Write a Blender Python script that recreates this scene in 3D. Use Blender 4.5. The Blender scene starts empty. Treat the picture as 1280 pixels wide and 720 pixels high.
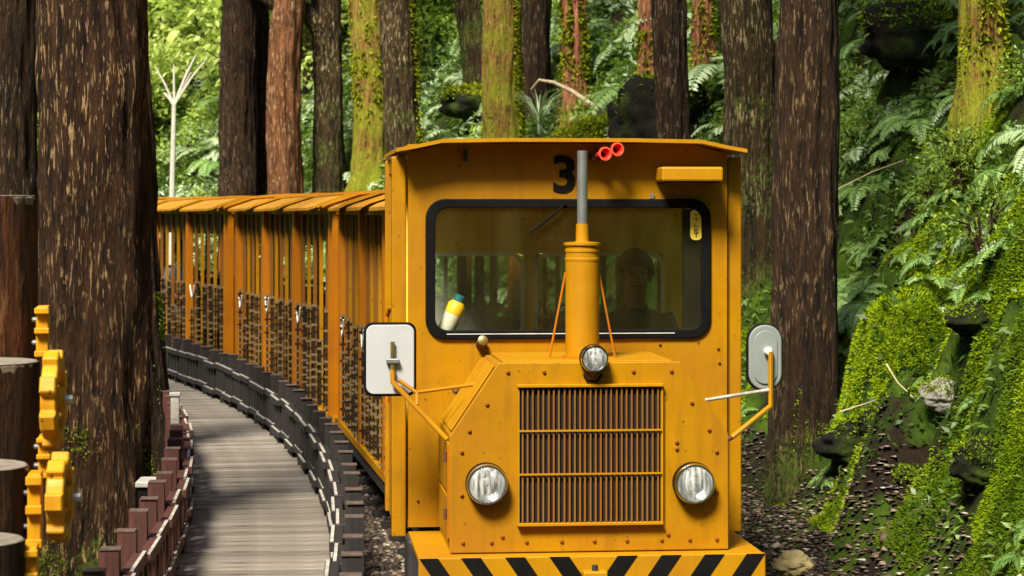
import bpy, bmesh, math, random
import numpy as np
from mathutils import Vector, Matrix

random.seed(7)
RNG = np.random.default_rng(11)
scene = bpy.context.scene
COL = scene.collection
PI = math.pi

# ------------------------------------------------------------------ camera, sky, sun, exposure
F_PX = 2800.0                      # focal length in pixels of the 1280 px wide photograph
EYE = 2.0                          # camera height above the rails
HORIZON = 265.0                    # pixel row of the horizon
cam_d = bpy.data.cameras.new('camera')
cam = bpy.data.objects.new('camera', cam_d)
COL.objects.link(cam)
cam.location = (0, 0, EYE)
cam.rotation_euler = (PI / 2, 0, 0)
cam_d.sensor_width = 36.0
cam_d.lens = F_PX / 1280 * 36
cam_d.shift_y = -(360 - HORIZON) / 1280
cam_d.clip_start = 0.1
cam_d.clip_end = 500
cam_d.dof.use_dof = True
cam_d.dof.focus_distance = 11.0
cam_d.dof.aperture_fstop = 7.0
scene.camera = cam

SUN_VEC = Vector((-0.34, -0.74, 1.0)).normalized()   # towards the sun
world = bpy.data.worlds.new('World')
scene.world = world
world.use_nodes = True
wn = world.node_tree.nodes
sky = wn.new('ShaderNodeTexSky')
sky.sky_type = 'NISHITA'
sky.sun_disc = False
sky.sun_elevation = math.asin(SUN_VEC.z)
sky.sun_rotation = math.atan2(SUN_VEC.x, SUN_VEC.y)
sky.air_density = 1.0
sky.dust_density = 2.0
wn['Background'].inputs['Strength'].default_value = 0.085
world.node_tree.links.new(sky.outputs[0], wn['Background'].inputs['Color'])
sun_d = bpy.data.lights.new('sun', 'SUN')
sun = bpy.data.objects.new('sun', sun_d)
COL.objects.link(sun)
sun_d.energy = 5.0
sun_d.angle = math.radians(16.0)
sun_d.color = (1.0, 0.93, 0.80)
sun.rotation_euler = SUN_VEC.to_track_quat('Z', 'Y').to_euler()
sun.location = SUN_VEC * 30
scene.view_settings.view_transform = 'Standard'
scene.view_settings.look = 'None'
scene.view_settings.exposure = 0.95
scene.view_settings.gamma = 1.0
scene.render.engine = 'CYCLES'
scene.cycles.max_bounces = 6
scene.cycles.transparent_max_bounces = 12
scene.cycles.caustics_reflective = False
scene.cycles.caustics_refractive = False
scene.cycles.use_denoising = True


def at(px, py, d):
    """point at depth d (metres along the view) under a pixel of the photograph"""
    return Vector(((px - 640) * d / F_PX, d, EYE - (py - HORIZON) * d / F_PX))


# ------------------------------------------------------------------ numpy noise
def _hash(ix, iy, iz, seed):
    h = (ix.astype(np.int64) * 374761393 + iy.astype(np.int64) * 668265263 + iz.astype(np.int64) * 2147483647 + seed * 974711) & 0xFFFFFFFF
    h = ((h ^ (h >> 13)) * 1274126177) & 0xFFFFFFFF
    h = (h ^ (h >> 16)) & 0xFFFFFFFF
    return h / 4294967295.0


def vnoise(x, y, z=0.0, seed=0):
    x, y, z = np.broadcast_arrays(np.asarray(x, float), np.asarray(y, float), np.asarray(z, float))
    x0, y0, z0 = np.floor(x), np.floor(y), np.floor(z)
    fx, fy, fz = x - x0, y - y0, z - z0
    fx, fy, fz = [t * t * (3 - 2 * t) for t in (fx, fy, fz)]
    r = 0
    for a in (0, 1):
        for b in (0, 1):
            for c in (0, 1):
                w = (fx if a else 1 - fx) * (fy if b else 1 - fy) * (fz if c else 1 - fz)
                r = r + w * _hash(x0 + a, y0 + b, z0 + c, seed)
    return r * 2 - 1


def fbm(x, y, z=0.0, octv=4, seed=0):
    r, amp = 0, 1.0
    for o in range(octv):
        r = r + amp * vnoise(np.asarray(x) * 2 ** o, np.asarray(y) * 2 ** o, np.asarray(z) * 2 ** o, seed + o * 17)
        amp *= 0.5
    return r


# ------------------------------------------------------------------ materials
def mat_new(name):
    m = bpy.data.materials.new(name)
    m.use_nodes = True
    nt = m.node_tree
    return m, nt, nt.nodes, nt.links, nt.nodes['Principled BSDF']


def ramp(nodes, links, src, stops):
    r = nodes.new('ShaderNodeValToRGB')
    e = r.color_ramp.elements
    while len(e) < len(stops):
        e.new(0.5)
    for k, (p, c) in enumerate(stops):
        e[k].position = p
        e[k].color = (*c, 1) if len(c) == 3 else c
    links.new(src, r.inputs['Fac'])
    return r


def tex(nodes, links, kind, scale, detail=4, coord='Object', stretch=None, rough=0.55):
    tc = nodes.new('ShaderNodeTexCoord')
    src = tc.outputs[coord]
    if stretch:
        mp = nodes.new('ShaderNodeMapping')
        mp.inputs['Scale'].default_value = stretch
        links.new(src, mp.inputs['Vector'])
        src = mp.outputs['Vector']
    if kind == 'noise':
        t = nodes.new('ShaderNodeTexNoise')
        t.inputs['Detail'].default_value = detail
        t.inputs['Roughness'].default_value = rough
    else:
        t = nodes.new('ShaderNodeTexVoronoi')
    t.inputs['Scale'].default_value = scale
    links.new(src, t.inputs['Vector'])
    return t


def mix(nodes, links, fac, a, b, mode='MIX'):
    m = nodes.new('ShaderNodeMix')
    m.data_type = 'RGBA'
    m.blend_type = mode
    for sock, v in ((m.inputs[0], fac), (m.inputs[6], a), (m.inputs[7], b)):
        if isinstance(v, (int, float)):
            sock.default_value = v
        elif isinstance(v, tuple):
            sock.default_value = (*v, 1) if len(v) == 3 else v
        else:
            links.new(v, sock)
    return m.outputs[2]


def bump(nodes, links, p, src, strength, dist=0.01):
    b = nodes.new('ShaderNodeBump')
    b.inputs['Strength'].default_value = strength
    b.inputs['Distance'].default_value = dist
    links.new(src, b.inputs['Height'])
    links.new(b.outputs['Normal'], p.inputs['Normal'])


def paint(name, col, dirt=(0.10, 0.045, 0.008), rough=0.42, dirt_amt=0.75, spots=True):
    m, nt, N, L, p = mat_new(name)
    big = tex(N, L, 'noise', 2.2, 5)
    streak = tex(N, L, 'noise', 6, 5, stretch=(3.0, 3.0, 0.35))
    fine = tex(N, L, 'noise', 90, 3)
    c0 = mix(N, L, ramp(N, L, big.outputs[0], [(0.35, (0, 0, 0)), (0.7, (1, 1, 1))]).outputs[0], col, tuple(min(1, c * f) for c, f in zip(col, (0.80, 0.70, 0.9))))
    sf = ramp(N, L, streak.outputs[0], [(0.52, (0, 0, 0)), (0.78, (dirt_amt,) * 3)]).outputs[0]
    c1 = mix(N, L, sf, c0, tuple(0.45 * c + 0.55 * d for c, d in zip(col, dirt)))
    if spots:
        v = tex(N, L, 'noise', 38, 2, rough=0.3)
        vf = ramp(N, L, v.outputs[0], [(0.70, (0, 0, 0)), (0.76, (0.8,) * 3)]).outputs[0]
        c1 = mix(N, L, vf, c1, dirt)
    gr_ = tex(N, L, 'noise', 7.5, 8, stretch=(1.0, 1.0, 0.55), rough=0.72)
    gf = ramp(N, L, gr_.outputs[0], [(0.50, (0, 0, 0)), (0.70, (0.55 * dirt_amt,) * 3)]).outputs[0]
    c1 = mix(N, L, gf, c1, tuple(0.62 * c + 0.38 * d for c, d in zip(col, dirt)))
    L.new(c1, p.inputs['Base Color'])
    rr = ramp(N, L, big.outputs[0], [(0.3, (rough - 0.08,) * 3), (0.75, (rough + 0.2,) * 3)])
    L.new(rr.outputs[0], p.inputs['Roughness'])
    p.inputs['Specular IOR Level'].default_value = 0.28
    bump(N, L, p, fine.outputs[0], 0.10, 0.004)
    dent = tex(N, L, 'noise', 3.2, 2)
    b2 = N.new('ShaderNodeBump'); b2.inputs['Strength'].default_value = 0.35; b2.inputs['Distance'].default_value = 0.03
    L.new(dent.outputs[0], b2.inputs['Height'])
    first = [q for q in N if q.type == 'BUMP' and q != b2][0]
    L.new(b2.outputs[0], first.inputs['Normal'])
    return m


def plain(name, col, rough=0.5, metal=0.0, var=0.25, scale=14, bmp=0.15, stretch=None):
    m, nt, N, L, p = mat_new(name)
    n = tex(N, L, 'noise', scale, 5, stretch=stretch)
    c = mix(N, L, ramp(N, L, n.outputs[0], [(0.3, (0, 0, 0)), (0.7, (1, 1, 1))]).outputs[0],
            tuple(c * (1 - var) for c in col), tuple(min(1, c * (1 + var)) for c in col))
    L.new(c, p.inputs['Base Color'])
    p.inputs['Roughness'].default_value = rough
    p.inputs['Metallic'].default_value = metal
    if bmp:
        bump(N, L, p, n.outputs[0], bmp, 0.006)
    return m


def glass(name, tint=(0.85, 0.9, 0.85), dust_sheen=0.06, dust_sheen_col=(0.5, 0.5, 0.42), nscale=5, lo=0.35, hi=0.75, rib=0.0, zs=0.4):
    m, nt, N, L, p = mat_new(name)
    N.remove(p)
    out = N['Material Output']
    tr = N.new('ShaderNodeBsdfTransparent'); tr.inputs[0].default_value = (*tint, 1)
    gl = N.new('ShaderNodeBsdfGlossy'); gl.inputs['Roughness'].default_value = 0.03
    df = N.new('ShaderNodeBsdfDiffuse'); df.inputs[0].default_value = (*dust_sheen_col, 1)  # diffuse film: dust, plus painted sheen on lens and windscreen
    lw_ = N.new('ShaderNodeLayerWeight'); lw_.inputs['Blend'].default_value = 0.5
    pw = N.new('ShaderNodeMath'); pw.operation = 'POWER'; L.new(lw_.outputs['Facing'], pw.inputs[0]); pw.inputs[1].default_value = 5.0
    fr = N.new('ShaderNodeMath'); fr.operation = 'MULTIPLY_ADD'; L.new(pw.outputs[0], fr.inputs[0]); fr.inputs[1].default_value = 0.9; fr.inputs[2].default_value = 0.035
    m1 = N.new('ShaderNodeMixShader'); m2 = N.new('ShaderNodeMixShader')
    L.new(fr.outputs[0], m1.inputs[0]); L.new(tr.outputs[0], m1.inputs[1]); L.new(gl.outputs[0], m1.inputs[2])
    nz = tex(N, L, 'noise', nscale, 5, stretch=(1, 1, zs))
    if rib:
        bp_ = N.new('ShaderNodeBump'); bp_.inputs['Strength'].default_value = rib; bp_.inputs['Distance'].default_value = 0.01
        L.new(nz.outputs[0], bp_.inputs['Height']); L.new(bp_.outputs[0], gl.inputs['Normal']); L.new(bp_.outputs[0], df.inputs['Normal'])
    df_f = ramp(N, L, nz.outputs[0], [(lo, (dust_sheen * 0.3,) * 3), (hi, (min(1, dust_sheen * 1.8),) * 3)])
    L.new(df_f.outputs[0], m2.inputs[0]); L.new(m1.outputs[0], m2.inputs[1]); L.new(df.outputs[0], m2.inputs[2])
    L.new(m2.outputs[0], out.inputs[0])
    return m


def bark(name, dark, mid, pale, moss=0.35, mosscol=(0.10, 0.13, 0.012), pale_amt=0.6, moss_h=1.2):
    m, nt, N, L, p = mat_new(name)
    dark, mid, pale = tuple(c * 0.6 for c in dark), tuple(c * f for c, f in zip(mid, (0.72, 0.58, 0.42))), tuple(c * f for c, f in zip(pale, (1.0, 0.84, 0.60)))
    n1 = tex(N, L, 'noise', 1.0, 7, stretch=(24, 24, 2.6), rough=0.68)
    n2 = tex(N, L, 'noise', 1.0, 5, stretch=(58, 58, 8.5), rough=0.6)
    n3 = tex(N, L, 'noise', 2.0, 5)
    n4 = tex(N, L, 'noise', 30, 6, rough=0.7)
    base = ramp(N, L, n1.outputs[0], [(0.36, dark), (0.50, mid), (0.66, tuple(c * 1.7 for c in mid))]).outputs[0]
    pf = ramp(N, L, n2.outputs[0], [(0.565, (0, 0, 0)), (0.61, (pale_amt,) * 3)]).outputs[0]
    patch = ramp(N, L, n3.outputs[0], [(0.40, (0.08,) * 3), (0.60, (1, 1, 1))]).outputs[0]
    pf = mix(N, L, 1.0, pf, patch, 'MULTIPLY')
    c = mix(N, L, pf, base, pale)
    # moss: thicker near the foot, in small tufts higher up
    tc = N.new('ShaderNodeTexCoord'); sx = N.new('ShaderNodeSeparateXYZ'); L.new(tc.outputs['Object'], sx.inputs[0])
    hgt = N.new('ShaderNodeMapRange'); L.new(sx.outputs[2], hgt.inputs[0])
    hgt.inputs[1].default_value = 0.0; hgt.inputs[2].default_value = moss_h
    hgt.inputs[3].default_value = 0.20; hgt.inputs[4].default_value = 0.0
    a1 = N.new('ShaderNodeMath'); a1.operation = 'MULTIPLY_ADD'; L.new(n3.outputs[0], a1.inputs[0]); a1.inputs[1].default_value = 0.6; L.new(hgt.outputs[0], a1.inputs[2])
    a2 = N.new('ShaderNodeMath'); a2.operation = 'MULTIPLY_ADD'; L.new(n4.outputs[0], a2.inputs[0]); a2.inputs[1].default_value = 0.8; L.new(a1.outputs[0], a2.inputs[2])
    lo = 0.96 - 0.45 * moss
    mf = ramp(N, L, a2.outputs[0], [(lo - 0.03, (0, 0, 0)), (min(1, lo + 0.05), (0.92, 0.92, 0.92))]).outputs[0]
    mc = mix(N, L, n2.outputs[0], tuple(x * 0.3 for x in mosscol), tuple(x * 1.8 for x in mosscol))
    c = mix(N, L, mf, c, mc)
    L.new(c, p.inputs['Base Color'])
    p.inputs['Roughness'].default_value = 0.9
    p.inputs['Specular IOR Level'].default_value = 0.2
    ad = N.new('ShaderNodeMath'); ad.operation = 'ADD'; L.new(n1.outputs[0], ad.inputs[0]); L.new(n2.outputs[0], ad.inputs[1])
    bump(N, L, p, ad.outputs[0], 1.0, 0.045)
    return m


def leaf(name, c1, c2, trans=0.35, rough=0.5, glossy=0.25):
    m, nt, N, L, p = mat_new(name)
    a = N.new('ShaderNodeAttribute'); a.attribute_name = 'tint'
    c = mix(N, L, a.outputs['Fac'], c1, c2)
    L.new(c, p.inputs['Base Color'])
    p.inputs['Roughness'].default_value = rough
    p.inputs['Specular IOR Level'].default_value = glossy
    t = N.new('ShaderNodeBsdfTranslucent')
    tcol = mix(N, L, 0.5, c, (0.30, 0.42, 0.02), 'MIX')
    L.new(tcol, t.inputs[0])
    ms = N.new('ShaderNodeMixShader'); ms.inputs[0].default_value = trans
    L.new(p.outputs[0], ms.inputs[1]); L.new(t.outputs[0], ms.inputs[2])
    L.new(ms.outputs[0], N['Material Output'].inputs[0])
    return m


M = {}
M['yellow'] = paint('yellow_paint', (0.385, 0.180, 0.0006))
M['yellow_clean'] = paint('yellow_paint_clean', (0.43, 0.208, 0.001), dirt_amt=0.4, spots=False)
M['orange'] = paint('orange_shaded_yellow', (0.44, 0.148, 0.002), dirt=(0.06, 0.025, 0.01), dirt_amt=0.8, spots=False)  # carriage yellow made darker and warmer: its shade put into colour
M['bar'] = paint('bar_paint', (0.22, 0.09, 0.012), dirt=(0.05, 0.03, 0.015), dirt_amt=0.8, spots=False)
M['rust'] = plain('rust_brown', (0.10, 0.035, 0.012), 0.8, scale=40)
M['black_paint'] = plain('black_paint', (0.007, 0.0065, 0.006), 0.5, var=0.35, scale=9)
M['rubber'] = plain('black_rubber', (0.006, 0.006, 0.006), 0.6, bmp=0.05)
for k_, v_ in (('rubber', 0.06), ('black_paint', 0.12)):
    M[k_].node_tree.nodes['Principled BSDF'].inputs['Specular IOR Level'].default_value = v_
M['dark'] = plain('dark_iron', (0.022, 0.020, 0.018), 0.6, scale=22)
M['interior'] = paint('cab_interior_paint', (0.84, 0.54, 0.03), rough=0.6)
M['grey_trim'] = plain('grey_trim', (0.58, 0.60, 0.56), 0.4)
M['mirror_white'] = plain('mirror_back_white', (0.42, 0.43, 0.43), 0.38, var=0.06, scale=6, bmp=0.02)
M['mirror_grey'] = plain('mirror_back_grey', (0.22, 0.245, 0.23), 0.35, var=0.08, scale=6, bmp=0.02)
M['steel'] = plain('grey_steel_pipe', (0.33, 0.34, 0.33), 0.38, metal=0.7, var=0.15)
M['chrome'] = plain('chrome', (0.72, 0.72, 0.70), 0.14, metal=1.0, var=0.05, bmp=0.0)
M['reflector'] = plain('lamp_reflector', (0.90, 0.91, 0.88), 0.22, metal=1.0, var=0.15, scale=40, bmp=0.5)
M['lens'] = glass('lamp_glass', (0.95, 0.97, 0.95), dust_sheen=0.34, dust_sheen_col=(0.85, 0.86, 0.82), nscale=60, lo=0.40, hi=0.66, rib=0.6, zs=0.12)  # white streaks in the lens colour stand in for bright reflections
M['glass'] = glass('windscreen_glass', (0.97, 0.98, 0.93), dust_sheen=0.014, dust_sheen_col=(0.45, 0.38, 0.12))  # thin dust film, tinted yellow to suggest golden reflections
M['glass_rear'] = glass('rear_glass', (0.75, 0.8, 0.72), dust_sheen=0.38, dust_sheen_col=(0.42, 0.45, 0.36))
M['red'] = plain('red_plastic', (0.80, 0.030, 0.010), 0.35, var=0.12)
M['pale_red'] = plain('pale_red_rim', (0.85, 0.09, 0.05), 0.35, var=0.1)
M['sticker'] = plain('sticker_yellow', (0.80, 0.58, 0.06), 0.5, var=0.06, bmp=0)
M['ink'] = plain('ink_black', (0.02, 0.02, 0.015), 0.6, var=0.1, bmp=0)
M['white'] = plain('white_plastic', (0.74, 0.72, 0.64), 0.4, var=0.08)
M['teal'] = plain('teal_cap', (0.01, 0.12, 0.16), 0.4)
M['bottle_yellow'] = plain('bottle_yellow', (0.80, 0.50, 0.02), 0.4, var=0.06)
M['brass'] = plain('aged_brass', (0.30, 0.22, 0.08), 0.4, metal=0.8)
M['chain_dark'] = plain('chain_dark', (0.022, 0.014, 0.008), 0.85, scale=30)
M['chain_dark'].node_tree.nodes['Principled BSDF'].inputs['Specular IOR Level'].default_value = 0.15
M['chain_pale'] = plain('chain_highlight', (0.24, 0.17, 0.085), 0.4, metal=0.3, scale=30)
M['seat'] = plain('seat_vinyl', (0.035, 0.020, 0.012), 0.5)
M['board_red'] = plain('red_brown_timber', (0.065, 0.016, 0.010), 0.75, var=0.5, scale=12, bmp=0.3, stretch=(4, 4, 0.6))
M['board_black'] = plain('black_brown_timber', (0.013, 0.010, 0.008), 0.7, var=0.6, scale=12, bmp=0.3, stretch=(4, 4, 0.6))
M['cap_wood'] = plain('brown_post_top', (0.085, 0.055, 0.042), 0.8, var=0.6, scale=18)  # post tops a lighter brown than the timber below
M['rail_pale'] = plain('pale_post_lit_rail', (0.36, 0.33, 0.28), 0.7, var=0.35, scale=18)  # light on fence rail tops put into colour; also a pale post
M['steel_rail'] = plain('rusty_rail', (0.12, 0.07, 0.045), 0.5, metal=0.5, scale=30)
M['pale_box'] = plain('pale_box_lid', (0.42, 0.40, 0.36), 0.6)
M['hair'] = plain('black_hair', (0.010, 0.008, 0.007), 0.6, scale=60, bmp=0.5)
M['skin'] = plain('skin', (0.26, 0.125, 0.075), 0.5, var=0.06, bmp=0.02)
M['cloth_dark'] = plain('dark_jacket', (0.028, 0.030, 0.028), 0.85, scale=30)
M['cloth_blue'] = plain('navy_jacket', (0.030, 0.045, 0.075), 0.7, scale=30)
M['cloth_pink'] = plain('pink_shirt', (0.60, 0.22, 0.20), 0.8, scale=30)
M['log'] = bark('charred_log', (0.010, 0.007, 0.005), (0.045, 0.026, 0.015), (0.22, 0.14, 0.07), moss=0.0, pale_amt=0.35)
M['log_red'] = bark('weathered_red_log', (0.03, 0.014, 0.008), (0.14, 0.060, 0.028), (0.40, 0.24, 0.13), moss=0.0, pale_amt=0.5)
M['log_end'] = plain('log_end_grain', (0.22, 0.185, 0.14), 0.8, var=0.3, scale=25)
M['branch'] = plain('bare_branch', (0.42, 0.33, 0.20), 0.8, var=0.3)
M['twig_pale'] = plain('pale_sapling_bark', (0.50, 0.47, 0.38), 0.8, var=0.2)

M['bark_brown'] = bark('bark_brown', (0.014, 0.008, 0.005), (0.058, 0.033, 0.018), (0.46, 0.34, 0.22), moss=0.06, mosscol=(0.06, 0.09, 0.008), pale_amt=0.95, moss_h=1.1)
M['bark_umber'] = bark('bark_umber', (0.010, 0.006, 0.004), (0.038, 0.024, 0.014), (0.36, 0.28, 0.18), moss=0.10, mosscol=(0.06, 0.09, 0.008), pale_amt=0.55, moss_h=1.1)
M['bark_dark'] = bark('bark_dark', (0.008, 0.006, 0.004), (0.038, 0.024, 0.014), (0.34, 0.30, 0.22), moss=0.0, mosscol=(0.05, 0.08, 0.01), pale_amt=0.5)
M['bark_lichen'] = bark('bark_lichen', (0.012, 0.010, 0.006), (0.055, 0.042, 0.020), (0.48, 0.45, 0.33), moss=0.22, mosscol=(0.07, 0.10, 0.012), pale_amt=0.9, moss_h=3)
M['bark_red'] = bark('bark_red', (0.10, 0.045, 0.03), (0.42, 0.20, 0.13), (0.80, 0.58, 0.42), moss=0.12, mosscol=(0.20, 0.23, 0.01), pale_amt=0.7, moss_h=1.6)
M['bark_rust'] = bark('bark_rust', (0.03, 0.015, 0.010), (0.20, 0.10, 0.055), (0.66, 0.52, 0.36), moss=0.10, mosscol=(0.12, 0.14, 0.01), pale_amt=0.85, moss_h=2.5)
M['bark_moss'] = bark('bark_moss', (0.07, 0.04, 0.015), (0.30, 0.18, 0.06), (0.70, 0.56, 0.34), moss=0.36, mosscol=(0.21, 0.23, 0.012), pale_amt=0.8, moss_h=4)
M['leaf_fern'] = leaf('fern_leaf', (0.05, 0.13, 0.018), (0.28, 0.43, 0.12), 0.25, 0.38, 0.5)
M['leaf_sunlit'] = leaf('sunlit_leaf', (0.28, 0.42, 0.03), (0.72, 0.78, 0.28), 0.45)  # sunlit foliage: the sun's brightness put into the leaf colour
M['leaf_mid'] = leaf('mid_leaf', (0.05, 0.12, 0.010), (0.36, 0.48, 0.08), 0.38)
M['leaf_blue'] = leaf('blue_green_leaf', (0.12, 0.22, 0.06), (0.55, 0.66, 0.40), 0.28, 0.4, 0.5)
M['leaf_crown'] = leaf('conifer_leaf', (0.015, 0.045, 0.010), (0.05, 0.10, 0.02), 0.2)
M['leaf_bank_shaded'] = leaf('shaded_bank_leaf', (0.022, 0.060, 0.007), (0.17, 0.27, 0.04), 0.3, 0.45, 0.4)  # darker leaves: shade in the bank's recesses put into colour
M['moss_cushion'] = leaf('moss_cushion', (0.055, 0.105, 0.003), (0.30, 0.40, 0.010), 0.3, 0.85, 0.05)
M['moss_leaf'] = leaf('moss_leaf', (0.075, 0.125, 0.004), (0.27, 0.37, 0.010), 0.3, 0.8, 0.1)
M['moss_lime'] = leaf('lime_moss_leaf', (0.11, 0.14, 0.004), (0.33, 0.36, 0.012), 0.3, 0.8, 0.1)


def mat_moss(name, green, lime, soil=(0.030, 0.018, 0.010), amt=0.5):
    m, nt, N, L, p = mat_new(name)
    a = tex(N, L, 'noise', 1.6, 6, rough=0.6)
    b = tex(N, L, 'noise', 26, 6, rough=0.7)
    c = mix(N, L, b.outputs[0], tuple(x * 0.35 for x in green), tuple(x * 1.6 for x in green))
    c = mix(N, L, ramp(N, L, a.outputs[0], [(0.52, (0, 0, 0)), (0.68, (0.9,) * 3)]).outputs[0], c, lime)
    f = ramp(N, L, a.outputs[0], [(amt - 0.10, (1, 1, 1)), (amt + 0.02, (0, 0, 0))]).outputs[0]
    soilc = mix(N, L, b.outputs[0], tuple(x * 0.4 for x in soil), tuple(x * 2.0 for x in soil))
    c = mix(N, L, f, c, soilc)
    L.new(c, p.inputs['Base Color'])
    p.inputs['Roughness'].default_value = 0.95
    p.inputs['Specular IOR Level'].default_value = 0.1
    bump(N, L, p, b.outputs[0], 0.8, 0.04)
    return m


M['ground'] = mat_moss('mossy_ground', (0.032, 0.062, 0.005), (0.09, 0.13, 0.008), soil=(0.014, 0.009, 0.006), amt=0.50)  # dark soil, its patches widened to stand in for shaded hollows
M['rock_moss'] = mat_moss('mossy_rock', (0.050, 0.085, 0.008), (0.15, 0.20, 0.012), soil=(0.035, 0.030, 0.024), amt=0.46)
M['grey_stone'] = plain('grey_stone', (0.20, 0.19, 0.16), 0.8, var=0.4, scale=9, bmp=0.5)
M['rock_dark'] = mat_moss('dark_wet_rock', (0.016, 0.022, 0.006), (0.05, 0.07, 0.008), soil=(0.010, 0.009, 0.007), amt=0.56)


def mat_litter():
    m, nt, N, L, p = mat_new('leaf_litter')
    oi = N.new('ShaderNodeAttribute'); oi.attribute_name = 'tint'
    r = ramp(N, L, oi.outputs['Fac'], [(0.0, (0.018, 0.012, 0.008)), (0.45, (0.085, 0.050, 0.028)), (0.8, (0.20, 0.15, 0.10)), (1.0, (0.40, 0.35, 0.27))])
    L.new(r.outputs[0], p.inputs['Base Color'])
    p.inputs['Roughness'].default_value = 0.7
    return m


M['litter'] = mat_litter()


def mat_deck():
    m, nt, N, L, p = mat_new('weathered_deck_plank')
    oi = N.new('ShaderNodeObjectInfo')
    g = tex(N, L, 'noise', 1.0, 6, stretch=(5, 40, 20))
    st = tex(N, L, 'noise', 3.2, 4, coord='Generated')
    c = ramp(N, L, g.outputs[0], [(0.28, (0.095, 0.080, 0.066)), (0.5, (0.215, 0.190, 0.155)), (0.72, (0.35, 0.315, 0.27))]).outputs[0]
    v = ramp(N, L, oi.outputs['Random'], [(0, (0.62, 0.60, 0.57)), (1, (1.18, 1.15, 1.12))]).outputs[0]
    c = mix(N, L, 1.0, c, v, 'MULTIPLY')
    L.new(c, p.inputs['Base Color'])
    p.inputs['Roughness'].default_value = 0.72
    bump(N, L, p, g.outputs[0], 0.5, 0.006)
    return m


M['deck'] = mat_deck()


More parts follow.
